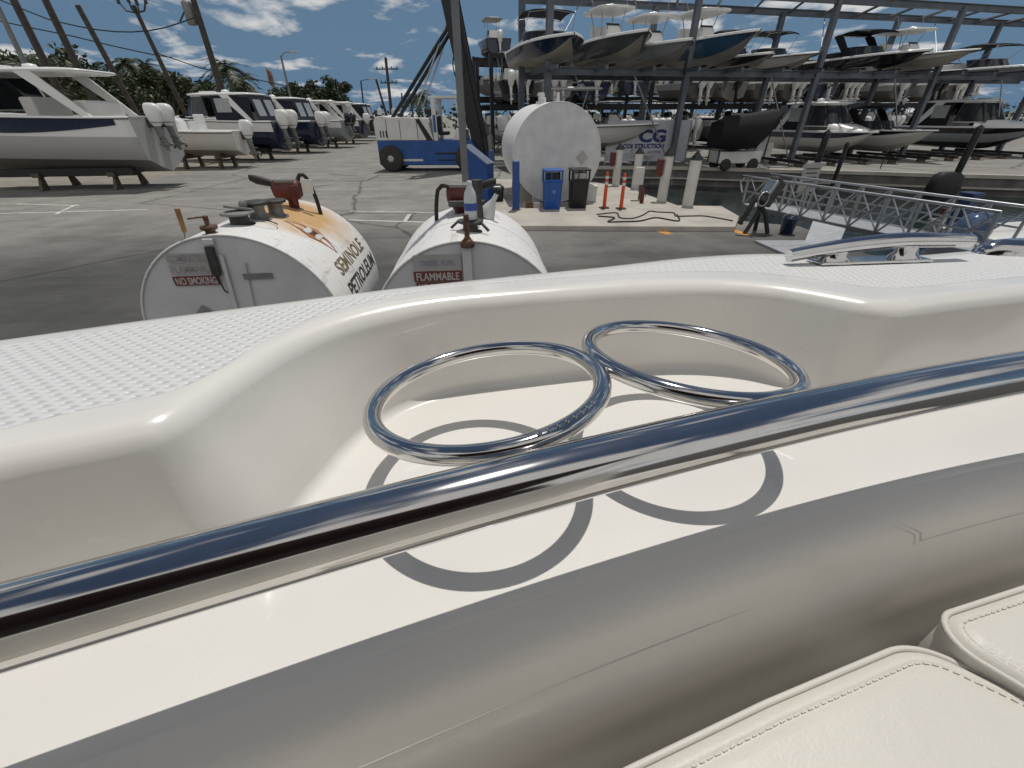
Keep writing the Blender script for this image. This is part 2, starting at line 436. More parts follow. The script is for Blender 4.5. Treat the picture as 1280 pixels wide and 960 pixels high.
# ------------------------------------------------------------------ foreground boat
BO = V((0, 0, -.30))                    # the boat's own origin (in the boat frame)
BM = BOAT_M @ Matrix.Translation(BO)
boat = empty('motor_boat', m=BM, label='white fibreglass boat side close to the lens with grab rail and fender rings', cat='boat')


def bt(mb): mb.v = [tuple(V(p) - BO) for p in mb.v]; return mb


def rail_y(x):
    x = max(-1.0, min(1.45, x)); return .20246 + .35171 * x - .09578 * x * x - .02618 * x ** 3


ZD, ZF = -.1655, -.292
k = 1.075
edge_pts = [(-.98, -.115), (-.80, -.025), (-.66, .045), (-.50, .122), (-.40, .170)] + [(a * k, b * k) for a, b in [
    (-.300, .194), (-.259, .211), (-.236, .2245), (-.2288, .2365), (-.2258, .250), (-.2240, .264), (-.218, .299), (-.208, .345), (-.190, .386), (-.163, .422), (-.130, .449), (-.090, .470), (-.037, .487),
    (.10, .518), (.17, .529), (.225, .534), (.275, .531), (.320, .518), (.352, .498), (.379, .472), (.398, .453), (.418, .447), (.445, .4515), (.522, .473), (.623, .498)]] + [(.80, .572), (.95, .612), (1.15, .655), (1.40, .69)]
EC = catmull([(a, b, 0) for a, b in edge_pts], .006)
EC = [p for i, p in enumerate(EC) if i == 0 or (p - EC[i - 1]).length > 1e-5]


def normals(c):
    out = []
    for i in range(len(c)):
        t = c[min(i + 2, len(c) - 1)] - c[max(i - 2, 0)]; t.normalize(); out.append(V((-t.y, t.x, 0)))
    return out


EN = normals(EC)
rr = .022; dc, zc = .0155, ZD - .022
prof = [(dc + .012, ZD), (dc + .006, ZD)]
for i in range(9):
    a = R(90 + 90 * i / 8); prof.append((dc + rr * math.cos(a), zc + rr * math.sin(a)))
prof += [(-.009, zc - .03), (-.0125, zc - .06)]
fr = .013; fz = ZF + fr; fd = -.0155 - fr
for i in range(8):
    a = R(4 - 94 * i / 7); prof.append((fd + fr * math.cos(a), fz + fr * math.sin(a)))
prof += [(fd - .004, ZF)]


def off(i, d, z):
    if d < -.0075: d -= .024 * abs(EN[i].x) ** 2.2 * min(1, (ZD - .022 - z) / .085) * (1 if .2 < EC[i].y + abs(EC[i].x) * .1 else 0) * (1 if -.26 < EC[i].x < .42 else 0)
    p = EC[i] + EN[i] * d; return V((p.x, p.y, z))


outer_px = [(0, 425), (180, 400), (330, 381), (480, 362), (610, 348), (740, 335), (860, 322), (960, 317.5), (1080, 322), (1180, 316), (1280, 305)]
OUT = [BZ(a, b, ZD - .004) for a, b in outer_px]
d0 = (OUT[0] - OUT[1]).normalized(); d1 = (OUT[-1] - OUT[-2]).normalized()
OUT = [OUT[0] + d0 * .55] + OUT + [OUT[-1] + d1 * .45]
OC = catmull([(p.x, p.y, 0) for p in OUT], .02); ON = normals(OC)
m = MB()
nE = len(EC)
rows = [[off(i, d, z) for i in range(nE)] for d, z in prof]
base = 0
m.loft(rows, cap=False, closed=False)
# deck flat and outer roll to the hull side
oprof = [(-.030, ZD), (-.022, ZD)] + [(-.018 + .018 * math.sin(R(a)), ZD - .018 + .018 * math.cos(R(a))) for a in range(15, 91, 15)] + [(.0, ZD - .06), (.02, ZD - .075), (.022, ZD - .11), (.0, ZD - .125), (-.05, ZD - .7), (-.22, ZD - 1.3), (-.75, ZD - 1.75), (-1.6, ZD - 2.02)]
orow = [[V((p.x + q.x * d, p.y + q.y * d, z)) for p, q in zip(OC, ON)] for d, z in oprof]
ofs = len(m.v); m.loft(orow, cap=False, closed=False)
m.f.append(list(range(0, nE)) + [ofs + j for j in range(len(OC) - 1, -1, -1)]); m.mi.append(0); m.sm.append(True)
# ledge and pocket floor, then the inner curve down to the bolster
LX = [-.98 + i * (2.40 / 160) for i in range(161)]
LC = [V((x, rail_y(x), 0)) for x in LX]; LN = normals(LC)
lprof = [(-.004, ZF), (-.0135, ZF), (-.016, ZF - .004)]
last = (len(prof) - 1) * nE
lrow = [[V((p.x + q.x * d, p.y + q.y * d, z)) for p, q in zip(LC, LN)] for d, z in lprof]
lfs = len(m.v); m.loft(lrow, cap=False, closed=False)
m.f.append([last + j for j in range(nE)] + [lfs + j for j in range(len(LC) - 1, -1, -1)]); m.mi.append(0); m.sm.append(True)
bm_deck = bt(m).build('gunwale_moulding', gel, boat)
# padded coaming bolster
bprof = [(-.0128, ZF - .00006)]
rb = .032
for i in range(15):
    a = R(90 + 78 * i / 14); bprof.append((-.0145 + rb * math.cos(a), ZF - rb + rb * math.sin(a)))
bprof += [(-.0555, ZF - .060), (-.0600, ZF - .082), (-.0615, ZF - .095), (-.0615, ZF - .105), (-.058, ZF - .14), (-.052, ZF - .19), (-.045, ZF - .26), (-.04, ZF - .75)]
m = MB(); m.loft([[V((p.x + q.x * d, p.y + q.y * d, z)) for p, q in zip(LC, LN)] for d, z in bprof], cap=False, closed=False)
bol = bt(m).build('coaming_bolster', bolm, boat)
# seam lines of the bolster (raised welt with a stitched row)


def bol_pt(x, s, lift=.0):
    """point on the bolster at rail abscissa x and profile position s (index), lifted off the surface"""
    j = min(range(len(LX)), key=lambda q: abs(LX[q] - x)); p, q = LC[j], LN[j]
    i0 = int(s); f = s - i0; a, b = bprof[i0], bprof[min(i0 + 1, len(bprof) - 1)]
    d, z = a[0] + (b[0] - a[0]) * f, a[1] + (b[1] - a[1]) * f
    nd, nz_ = (b[1] - a[1]), -(b[0] - a[0]); L_ = math.hypot(nd, nz_) or 1
    return V((p.x + q.x * (d + nd / L_ * lift) , p.y + q.y * (d + nd / L_ * lift), z + nz_ / L_ * lift))


m = MB()
m.tube([bol_pt(x, 15.62, -.0006) for x in LX[4:84]], [.0011 if q_ < 70 else .0011 * (80 - q_) / 10 for q_ in range(80)], 6)


def bol_line(x0, s0, x1, s1, n_=24, bow=0.0): return [bol_at(x0 + (x1 - x0) * i / n_, s0 + (s1 - s0) * i / n_ + bow * math.sin(math.pi * i / n_)) for i in range(n_ + 1)]


def bol_at(x, s_):
    f = (x - LX[0]) / (LX[1] - LX[0]); j = int(f); f -= j
    a, b = bol_pt(LX[j], s_, -.0002), bol_pt(LX[min(j + 1, 160)], s_, -.0002); return a + (b - a) * f


X84, X90 = LX[84], LX[90]
m.tube(bol_line(X90, 15.25, X90 - .034, 8.5), [.0012 * (25 - q_) / 25 for q_ in range(25)], 6)
m.tube(bol_line(X90 - .007, 15.3, X90 - .042, 9.0), [.0010 * (25 - q_) / 25 for q_ in range(25)], 6)
m.tube([bol_pt(x, 15.25, -.0006) for x in LX[90:150]], .0010, 6)
bt(m).build('seam_welt', piping, bol)
# nonskid panel
pin = [(-60, 553), (0, 537), (100, 513), (210, 490), (278, 459), (330, 426), (395, 396), (465, 376), (550, 361), (640, 352), (740, 344.5), (850, 339.5), (950, 341), (1040, 352), (1110, 360), (1200, 353), (1280, 345), (1330, 340)]
ZP = ZD + .00010
pi_ = catmull([BZ(a, b, ZP) for a, b in pin], .01)
pre_ = [V((p.x + q.x * .052, p.y + q.y * .052, ZP)) for p, q in zip(EC, EN) if -.93 < p.x < pi_[0].x - .06][::6]
pi_ = pre_ + pi_
po_ = [V((p.x - q.x * .034, p.y - q.y * .034, ZP)) for p, q in zip(OC, ON)]
po_ = [p for p in po_ if pi_[0].x - .06 < p.x < pi_[-1].x + .06]
m = MB(); loop = pi_ + po_[::-1]
inner = loop; c0 = len(loop)
m.add(loop, [list(range(c0))])
bt(m).build('nonskid_panel', nonskid, boat)
# grab rail with two welded fender rings
m = MB(); rpts = [V((x, rail_y(x), -.18952 + .00707 * x)) for x in [-.96 + .02 * i for i in range(120)]]
m.tube(rpts, .020, 40)
rail = bt(m).build('grab_rail', steel, boat)
for x in (-.86, 1.30):
    m = MB(); y = rail_y(x); m.cyl((x, y, -.19), (x + .004, y + .012, ZF + .001), .013, n=20)
    m.lathe([(.03, ZF + .0005), (.03, ZF + .005), (.014, ZF + .009)], (x + .004, y + .012, 0), 24)
    bt(m).build('rail_stanchion', steel, boat)


def ring(cx, cy, z, Ro, tx, ty, r=.0080):
    m = MB(); m.tube([V((cx + (Ro - r) * math.cos(a), cy + (Ro - r) * math.sin(a), z + (Ro - r) * (tx * math.cos(a) + ty * math.sin(a)))) for a in (2 * math.pi * i / 128 for i in range(128))], r, 20, loop=True)
    return m


r1 = ring(-.02347, .3390, -.1972, .1122, .1277, -.0736); ring1 = bt(r1).build('fender_ring', steel, rail)
r2 = ring(.1846, .4005, -.1942, .1110, -.0853, -.0816); bt(r2).build('fender_ring', steel, rail)
m = MB()
for i in range(8):
    a = R(-66 + i * 4.5); m.lathe([(.001, -.0014), (.0022, 0), (.001, .0014)], (-.02347 + .1045 * math.cos(a), .3390 + .1045 * math.sin(a) - .002, -.1972 + .1045 * (.1277 * math.cos(a) - .0736 * math.sin(a)) + .008), 8)
bt(m).build('weld_bead', steel, rail)
m = MB(); m.lathe([(.001, -.004), (.0055, 0), (.001, .004)], (.0815, .3660, -.1855), 10)
bt(m).build('weld_bead', steel, rail)
# mooring cleat at the outer edge of the deck
m = MB()
ca, cbb, cc_ = BZ(986, 320, -.152), BZ(1075, 309, -.141), BZ(1213, 301, -.137)
dcl = (cc_ - ca)
cp = [ca, ca + dcl * .12 + V((0, 0, .004)), ca + dcl * .35 + V((0, .002, .008)), ca + dcl * .62 + V((0, .002, .009)), ca + dcl * .9 + V((0, 0, .003)), cc_]
cp = catmull(cp, .01)
m.tube(cp, [.0095 + .0025 * math.sin(math.pi * i / (len(cp) - 1)) for i in range(len(cp))], 20)
cleat = bt(m).build('mooring_cleat', steel, boat)
m = MB()
for f0, f1 in ((.22, .30), (.60, .70)):
    a, b = ca + dcl * f0, ca + dcl * f1; mid = (a + b) / 2
    m.loft([sring(mid.x, mid.y, zq, lx, ly, 2.6, 16) for zq, lx, ly in ((ZD + .001, .06, .034), (ZD + .006, .052, .028), (ZD + .014, .036, .018), (-.139, .034, .014))])
pm = ca + dcl * .46; ang = math.atan2(dcl.y, dcl.x)
m.box((pm.x, pm.y, ZD + .0035), (dcl.length * .62, .036, .004), (0, 0, ang), bev=.0015)
bt(m).build('cleat_base', steel, cleat)
m = MB(); q = BZ(1268, 305, -.150)
m.loft([sring(q.x + .03, q.y + .004, zq, lx, ly, 2.4, 20) for zq, lx, ly in ((ZD - .002, .17, .06), (ZD + .008, .165, .056), (ZD + .018, .14, .042), (ZD + .0225, .09, .02))])
bt(m).build('chock', steel, boat)
# inside of the cockpit: sole, inner liner, far side (only the rail's reflections see most of it)
m = MB(); m.box((.2, -1.15, -1.02), (2.6, 2.5, .04), bev=.01); bt(m).build('cockpit_sole', gel, boat)
m = MB()
m.loft([[V((x, y, z)) for x in (-1.1, 1.5)] for y, z in ((-2.2, -1.0), (-2.24, -.36), (-2.28, -.31), (-2.46, -.29), (-2.5, -.33), (-2.5, -2.1))], cap=False, closed=False); bt(m).build('far_side', gel, boat)
m = MB(); m.box((.1, -1.7, -.78), (1.1, .55, .45), bev=.04); bt(m).build('unseen_bench_base', gel, boat)
m = MB(); m.box((.1, -1.7, -.50), (1.08, .54, .11), bev=.04); m.box((.1, -1.98, -.30), (1.08, .11, .42), bev=.04); bt(m).build('unseen_bench_pad', canvas, boat)  # unseen bench, its dark pad added for dark reflections in the rail

m = MB(); m.box((.15, -.98, -.45), (2.0, .34, 1.05), bev=.06); bt(m).build('unseen_bounce_bench', vinyl, boat)  # unseen cream block, added to bounce warm light onto the shaded coaming
m = MB(); m.box((.0, -1.02, .24), (1.9, .16, .46), bev=.06); bt(m).build('unseen_dark_bolster', mat('unseen_dark_vinyl', (.060, .034, .030), .6, var=.2), boat)  # unseen dark bar, added to give the rail a brown reflected band

m = MB(); rr_ = []
for i in range(9):
    u = i / 8; rr_.append([V((x, -.62 - 1.7 * u, .92 + .10 * math.sin(PI_ * u) + .10 * math.cos(x * 1.2 - .12))) for x in [-1.25 + 2.7 * j / 12 for j in range(13)]])
m.loft(rr_, cap=False, closed=False); m.loft([[p + V((0, 0, .02)) for p in r_] for r_ in rr_], cap=False, closed=False); bim = bt(m).build('bimini_top', mat('unseen_bimini_canvas', (.070, .043, .038), .9, var=.2, scale=3), boat)  # unseen canopy behind the camera, added to darken the rail's reflection
for yy in (-.7, -2.25):
    m = MB(); m.tube([(-1.2, yy, .90), (-1.22, -1.5, .2), (-1.22, -1.6, -.3)], .014, 10); bt(m).build('unseen_bimini_pole', steel, bim)
    m = MB(); m.tube([(1.4, yy, .90), (1.42, -1.5, .2), (1.42, -1.6, -.3)], .014, 10); bt(m).build('unseen_bimini_pole', steel, bim)

# ---- seat cushions in the cockpit (loose, each a thing)


def cushion(name, outline, ztop, thick, lab, hem=.012):
    """outline: top edge loop in boat coordinates, counter-clockwise"""
    C0 = sum(outline, V()) / len(outline)
    o_m = BOAT_M @ Matrix.Translation((C0.x, C0.y, ztop - thick))
    root = empty(name, m=o_m, label=lab, cat='cushion', group='seat cushions in the cockpit')
    pts = [V((p.x, p.y, 0)) for p in outline]; nn = len(pts)
    nr = []
    for i in range(nn):
        t = (pts[(i + 1) % nn] - pts[i - 1]).normalized(); nr.append(V((-t.y, t.x, 0)))
    if sum((pts[i].x * pts[(i + 1) % nn].y - pts[(i + 1) % nn].x * pts[i].y) for i in range(nn)) < 0: nr = [-q for q in nr]

    def rg(ins, z): return [V((p.x + q.x * ins - C0.x, p.y + q.y * ins - C0.y, z - (ztop - thick))) for p, q in zip(pts, nr)]
    mb = MB()
    rings = [rg(.006, ztop - thick), rg(.0, ztop - thick + .01), rg(-.002, ztop - thick * .5), rg(.0, ztop - .010), rg(.0035, ztop - .0035), rg(.008, ztop - .0008), rg(hem, ztop - .0005), rg(hem + .0015, ztop - .0022), rg(hem + .004, ztop - .0006), rg(hem + .010, ztop + .0006)]
    mb.loft(rings, cap=False)
    mb.add(rings[0], [list(range(nn))[::-1]]); mb.add(rings[-1], [list(range(nn))], sm=True)
    mb.build('cushion_cover', vinyl, root)
    mb = MB(); mb.tube(rg(-.0005, ztop - .0055), .0024, 8, loop=True); mb.build('edge_piping', piping, root)
    st = MB(); hr = rg(hem + .0012, ztop - .0012)
    # individual stitches laid in the hem groove
    acc = 0.0; step = .0065
    for i in range(nn):
        a, b = hr[i], hr[(i + 1) % nn]; L_ = (b - a).length; dr = (b - a).normalized(); t = (step - acc) if acc else 0
        while t < L_:
            c = a + dr * t; st.box(c + dr * .002, (.0044 + random.uniform(-.0007, .0007)  , .0011, .0009), (random.uniform(-.1, .1), random.uniform(-.06, .06), math.atan2(dr.y, dr.x) + random.uniform(-.14, .14))); t += step
        acc = (L_ - (t - step)) % step
    st.build('stitching', thread, root)
    return root




def round_poly(pts, rads, n=10):
    out = []
    m_ = len(pts)
    for i in range(m_):
        p, a, b = pts[i], pts[i - 1], pts[(i + 1) % m_]; r_ = rads[i]
        if r_ <= 0: out.append(p); continue
        u, v = (a - p).normalized(), (b - p).normalized(); th = u.angle(v); d = min(r_ / math.tan(th / 2), .45 * (a - p).length, .45 * (b - p).length); r2 = d * math.tan(th / 2)
        c = p + (u + v).normalized() * (r2 / math.sin(th / 2)); A, Bp = p + u * d - c, p + v * d - c
        for k_ in range(n + 1):
            q = A.lerp(Bp, k_ / n); out.append(c + q.normalized() * r2)
    res = []
    for i in range(len(out)):
        a, b = out[i], out[(i + 1) % len(out)]; L_ = (b - a).length; q = max(1, int(L_ / .02))
        for k_ in range(q): res.append(a + (b - a) * (k_ / q))
    return res


ZC = -.365
c1 = round_poly([BZ(a, b, ZC) for a, b in [(330, 1175), (640, 1036), (790, 958), (960, 876), (1142, 799), (1290, 866), (1480, 970), (1400, 1500), (600, 1700)]], [.03, .3, .3, .3, .050, .3, .05, .04, .04])
cushion('seat_cushion', c1, ZC, .10, 'cream vinyl seat cushion with stitched hem, front one at the bottom edge')
ZC2 = -.352
c2 = round_poly([BZ(a, b, ZC2) for a, b in [(1150, 775), (1480, 668), (1900, 900), (1560, 1012), (1350, 893)]], [.040, .06, .05, .05, .3])
cushion('seat_cushion', c2, ZC2, .10, 'cream vinyl seat cushion with a piped double seam, behind the front cushion', hem=.009)
mb = MB(); sb_o = [V((p.x, p.y, 0)) for p in round_poly([BZ(a, b, ZC) for a, b in [(300, 1100), (800, 975), (1175, 800), (1290, 752), (1500, 672), (2100, 1000), (1400, 1700), (600, 1900)]], [.05] * 8)]
mb.loft([[V((p.x, p.y, z)) for p in sb_o] for z in (-1.0, ZC - .101)]); bt(mb).build('seat_base', gel, boat)
# cradle blocks carrying the boat
for x, t in ((-.7, 'wooden cradle block under the near boat, left of the tanks'), (1.2, 'wooden cradle block under the near boat, toward the gangway')):
    mb = MB(); mb.box((0, 0, .14), (.5, .9, .28), bev=.01); mb.box((0, 0, .345), (.4, .8, .13), bev=.01)
    tag(mb.build('keel_block', wood), t, 'block', 'blocks under the near boat').location = (x, -.9, 0)
# ------------------------------------------------------------------ ground, canal, pad
near_bank = [G(*p) for p in ((745, 228), (781, 235), (807, 246), (848, 261), (903, 262), (925, 276), (1000, 283), (1085, 318))]
near_bank = [V((2.3, 21.0, 0))] + near_bank + [V((10.5, 6.6, 0)), V((40, 3.5, 0))]
far_bank = [V((60, 8.5, 0)), V((36.0, 16.5, 0))] + [G(*p) for p in ((1170, 221), (1080, 218), (960, 215))] + [V((8.9, 25.6, 0)), V((3.4, 26.3, 0))]
canal = near_bank + far_bank
bm = bmesh.new()
ov = [bm.verts.new(p) for p in ((-700, -60, 0), (700, -60, 0), (700, 1200, 0), (-700, 1200, 0))]
iv = [bm.verts.new(p) for p in canal]
es = [bm.edges.new((a, ov[(i + 1) % 4])) for i, a in enumerate(ov)] + [bm.edges.new((a, iv[(i + 1) % len(iv)])) for i, a in enumerate(iv)]
bmesh.ops.triangle_fill(bm, use_beauty=True, use_dissolve=False, edges=es)
bmesh.ops.recalc_face_normals(bm, faces=bm.faces[:])
if bm.faces[0].normal.z < 0: bmesh.ops.reverse_faces(bm, faces=bm.faces[:])
me = bpy.data.meshes.new('ground'); bm.to_mesh(me); bm.free(); me.materials.append(ground_mat())
gr = bpy.data.objects.new('ground', me); COL.objects.link(gr); tag(gr, 'weathered grey asphalt and concrete yard', 'ground', kind='structure')
mb = MB(); mb.add([p + V((0, 0, -.75)) for p in canal], [list(range(len(canal)))])
tag(mb.build('water', water_mat()), 'dark canal water', 'water', kind='structure')
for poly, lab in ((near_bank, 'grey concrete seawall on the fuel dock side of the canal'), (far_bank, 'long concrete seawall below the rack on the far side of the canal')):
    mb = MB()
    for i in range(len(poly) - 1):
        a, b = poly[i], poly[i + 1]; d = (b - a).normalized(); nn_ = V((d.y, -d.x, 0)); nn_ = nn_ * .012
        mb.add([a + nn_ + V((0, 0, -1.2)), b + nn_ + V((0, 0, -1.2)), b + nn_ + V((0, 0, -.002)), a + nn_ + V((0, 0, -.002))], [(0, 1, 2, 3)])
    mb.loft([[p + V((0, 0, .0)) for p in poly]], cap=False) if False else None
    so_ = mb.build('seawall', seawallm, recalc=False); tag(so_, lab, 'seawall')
    mb = MB()
    for i in range(len(poly) - 1):
        a, b = poly[i], poly[i + 1]; d = (b - a); L_ = d.length; d.normalize(); nn_ = V((-d.y, d.x, 0)); c = (a + b) / 2
        if poly is far_bank: mb.box(c - nn_ * .12 + V((0, 0, .06)) * 1, (L_ + .05, .36, .15), (0, 0, math.atan2(d.y, d.x)))
        else: pass
    if poly is far_bank:
        for i in range(len(poly) - 1):
            a, b = poly[i], poly[i + 1]; d = (b - a); L_ = d.length; d.normalize(); nn_ = V((-d.y, d.x, 0)); c = (a + b) / 2
            mb.box(c + nn_ * .06 + V((0, 0, -.42)), (L_, .14, .07), (0, 0, math.atan2(d.y, d.x)))
        mb.build('cap_beam', concrete, so_)
# raised concrete pad with kerb
pad = [V((-1.2, 11.65, 0)), V((5.75, 11.25, 0))] + [p + V((-.06, .0, 0)) for p in (G(925, 276), G(903, 263))] + [G(846, 262), G(805, 247), G(779, 236), V((2.3, 20.6, 0)), V((-1.5, 21.2, 0))]
mb = MB(); c0 = len(pad); H_ = .13
mb.add([p + V((0, 0, .004)) for p in pad] + [p + V((0, 0, H_)) for p in pad], [list(range(c0, 2 * c0))] + [(i, (i + 1) % c0, c0 + (i + 1) % c0, c0 + i) for i in range(c0)])
pd = mb.build('concrete_pad', concrete, bevel=.015); tag(pd, 'pale concrete pad under the big tank', 'pad', kind='structure')


def strip(name, p, q, wd, m_, z=.004, lab=None):
    d = (q - p).normalized(); nn_ = V((-d.y, d.x, 0)) * wd / 2
    mb = MB(); mb.add([p - nn_, q - nn_, q + nn_, p + nn_], [(0, 1, 2, 3)]); mb.v = [(a, b, z) for a, b, c in mb.v]
    return tag(mb.build(name, m_, recalc=False), lab, 'marking', kind='structure')


strip('parking_line', G(435, 275), G(640, 281), .11, paintw)
strip('parking_line', G(437, 264), G(560, 266), .10, paintw)
strip('parking_line', G(512, 268), G(506, 277), .12, paintw, .008)
strip('parking_line', G(0, 267), G(185, 262), .12, paintw)
strip('parking_line', G(95, 256), G(70, 268), .12, paintw, .008)
strip('parking_line', G(20, 255), G(100, 257), .12, paintw)
strip('parking_line', G(250, 208), G(300, 197), .18, paintw)
strip('orange_line', G(806, 283), G(838, 293), .24, painto)
strip('orange_line', G(896, 282), G(936, 294), .24, painto)
crk = mat('crack_filler', (.03, .03, .028), .8); ptc = mat('asphalt_patch', (.10, .098, .092), .95, var=.2, scale=3)
for a, b, w_ in (((412, 218), (448, 220), .09), ((432, 227), (458, 226), .08), ((458, 226), (474, 219), .08), ((474, 219), (500, 219), .09), ((388, 234), (412, 231), .08)): strip('crack_line', G(*a), G(*b), w_, crk)
# sandy verge below the boats on the left
sandm = mat('sand', (.27, .245, .20), .95, var=.2, scale=1.5, bump=.5, bscale=15)
mb = MB(); sv = [V((-80, 8, .004)), V((-24, 15, .004)), V((-17.5, 21.5, .004)), V((-18.2, 29, .004)), V((-17.5, 36, .004)), V((-17, 60, .004)), V((-60, 75, .004)), V((-90, 50, .004))]
mb.add(sv, [list(range(len(sv)))]); tag(mb.build('sand_verge', sandm, recalc=False), 'sandy verge under the boats', 'ground', kind='structure')

# ------------------------------------------------------------------ fuel tanks


def tank(name, c, rad, L, head, rust, cy, lab, cat='tank', group='white fuel tanks in front of the boat'):
    root = empty(name, (c[0], c[1], 0), -head, lab, cat, group)      # local +Y is the tank axis
    mt = tank_mat(name + '_paint', rust, cy)
    mb = MB(); prof_ = [(rad * .0 + .001, -.0)] and [(rad - .012, .006), (rad, .0), (rad, .012)] + [(rad, L * i / 6) for i in range(1, 6)] + [(rad, L - .012), (rad, L), (rad - .012, L - .006)]
    N = 96; rings = []
    for r_, h in prof_:
        rings.append([V((r_ * math.sin(2 * math.pi * k_ / N), h, r_ * math.cos(2 * math.pi * k_ / N))) for k_ in range(N)])
    mb.loft(rings, cap=False)
    shell = mb.build('shell', mt, root); shell.location = (0, 0, c[2])
    for yy, sg in ((.010, 1), (L - .010, -1)):
        mb = MB(); mb.add([V(((rad - .008) * math.sin(2 * math.pi * k_ / N), yy, (rad - .008) * math.cos(2 * math.pi * k_ / N))) for k_ in range(N)], [list(range(N))])
        mb.build('end_plate', headm, root).location = (0, 0, c[2])
    for yy in (L * .2, L * .8):
        mb = MB()
        mb.prism([(-rad * .8, 0.004), (rad * .8, .004), (rad * .75, c[2] - rad * .55), (0, c[2] - rad * .98), (-rad * .75, c[2] - rad * .55)], yy - .06, yy + .06)
        mb.build('saddle', galv if group else concrete, root)
    for yy in (L * .48,):
        mb = MB(); mb.tube([V(((rad + .001) * math.sin(2 * math.pi * k_ / N), yy, (rad + .001) * math.cos(2 * math.pi * k_ / N))) for k_ in range(N)], .0045, 6, loop=True); mb.build('weld_seam', mt, shell)
    mb = MB(); mb.tube([V(((rad - .004) * math.sin(2 * math.pi * k_ / N), .004, (rad - .004) * math.cos(2 * math.pi * k_ / N))) for k_ in range(N)], .009, 8, loop=True); mb.build('rim_weld', mt, shell)
    return root, shell


headm = mat('tank_end_paint', (.60, .605, .61), .55, var=.10, scale=3)
TZ1, TR = 1.039, .808
t1, s1 = tank('fuel_tank', (-2.235, 3.302, TZ1), TR, 1.587, R(-5.48), .86, 1.05, 'white rust-stained fuel tank with brown and black lettering on its side')
t2, s2 = tank('fuel_tank', (-.348, 3.26, .995), .803, 1.45, R(-3.54), .06, .8, 'white fuel tank with a FLAMMABLE sign and a grey post at its far end')


def on_tank(rad, ang, y, lift=0): return V(((rad + lift) * math.sin(ang), y, (rad + lift) * math.cos(ang)))


def wrap(rad, a0, y0, flip=1): return lambda u, v: on_tank(rad, a0 - v / rad, y0 + u, .003)


put_text('lettering', 'SEMINOLE', .185, .98, None, None, None, letterbr, s1, wrap(TR, R(66.5), .42))
put_text('lettering', 'PETROLEUM', .20, 1.12, None, None, None, letterk, s1, wrap(TR, R(82), .40))
# diamond placard on the first tank
m_pl = mat('placard_orange', (.32, .13, .05), .6, var=.3, scale=15)
mb = MB()


def dia(rad, a0, y0, hu, hv, lift):
    out = []
    for i in range(4):
        p, q = [(-hu, 0), (0, -hv), (hu, 0), (0, hv)][i], [(0, -hv), (hu, 0), (0, hv), (-hu, 0)][i]
        for k_ in range(6): t = k_ / 6; out.append(on_tank(rad, a0 - (p[1] + (q[1] - p[1]) * t) / rad, y0 + p[0] + (q[0] - p[0]) * t, lift))
    return out


dp = dia(TR, R(37), .68, .13, .26, .004); mb.add(dp + [on_tank(TR, R(37), .68, .004)], [(i, (i + 1) % 24, 24) for i in range(24)]); pl = mb.build('placard', m_pl, s1, recalc=False)
mb = MB(); a0 = R(37)
mb.add([on_tank(TR, a0 - v_ / TR, .68 + u_, .006) for u_, v_ in ((-.07, -.075), (.07, -.075), (.07, .075), (-.07, .075))], [(0, 1, 2, 3)]); mb.build('placard_panel', signw, pl, recalc=False)
put_text('placard_text', '1203', .055, .11, None, None, None, letterk, pl, lambda u, v: on_tank(TR, R(37) - (v - .02) / TR, .68 - .055 + u, .008))


def sign(root, x0, x1, z0, z1, y, mtl, txt=None, tm=None, ts=None, tw=None, name='sign_plate'):
    mb = MB(); mb.box(((x0 + x1) / 2, y, (z0 + z1) / 2), (x1 - x0, .006, z1 - z0)); o = mb.build(name, mtl, root)
    if txt:
        th = (z1 - z0); s_ = ts or th * 1.05
        put_text('sign_text', txt, s_, tw or (x1 - x0) * .9, (x0 + (x1 - x0 - (tw or (x1 - x0) * .9)) / 2, y - .0045, z0 + th * .5 - s_ * .35), (1, 0, 0), (0, 0, 1), tm or signw, o)
    return o


signtxt = mat('sign_text_grey', (.50, .49, .48), .6)
# tank 1 end signs (heights above ground)
ftx = mat('faded_text', (.30, .29, .29), .6)
sign(t1, -.42, -.09, 1.645, 1.715, -.002, signfade, 'COMBUSTIBLE', ftx)
sign(t1, -.425, -.09, 1.56, 1.63, -.002, signfade, 'FLAMMABLE', ftx)
sign(t1, -.43, -.09, 1.465, 1.54, -.002, signred, 'NO SMOKING', signtxt)
mb = MB(); mb.box((-.073, -.02, 1.655), (.062, .03, .22), (0, R(5), 0), bev=.006); mb.build('gauge_box', castd, t1)
mb = MB(); mb.box((-.058, -.014, 1.80), (.075, .026, .045), bev=.006); mb.box((-.03, -.008, 1.42), (.03, .012, .56), (0, R(5), 0), bev=.003); mb.build('gauge_bracket', headm, t1)
mb = MB(); mb.tube([(-.09, -.022, 1.56), (-.085, -.022, 1.50), (-.075, -.022, 1.46), (-.07, -.022, 1.42), (-.05, -.022, 1.40)], .006, 6); mb.build('sensor_wire', rubber, t1)
mb = MB(); mb.box((.21, -.004, 1.52), (.22, .008, .045)); mb.build('tape_strip', mat('tape_grey', (.20, .20, .21), .6), t1)
mb = MB(); mb.tube([(.154, -.003, 1.63), (.13, -.003, 1.45), (.105, -.003, 1.25)], .004, 6); mb.build('sight_line', ftx, t1)
mb = MB(); mb.add([V((-.30 + x, -.003, 1.20 + z)) for x, z in ((0, -.1), (.1, 0), (0, .1), (-.1, 0))], [(0, 1, 2, 3)]); mb.build('hazard_diamond', mat('hazard_grey', (.26, .26, .26), .6, var=.2, scale=20), t1, recalc=False)
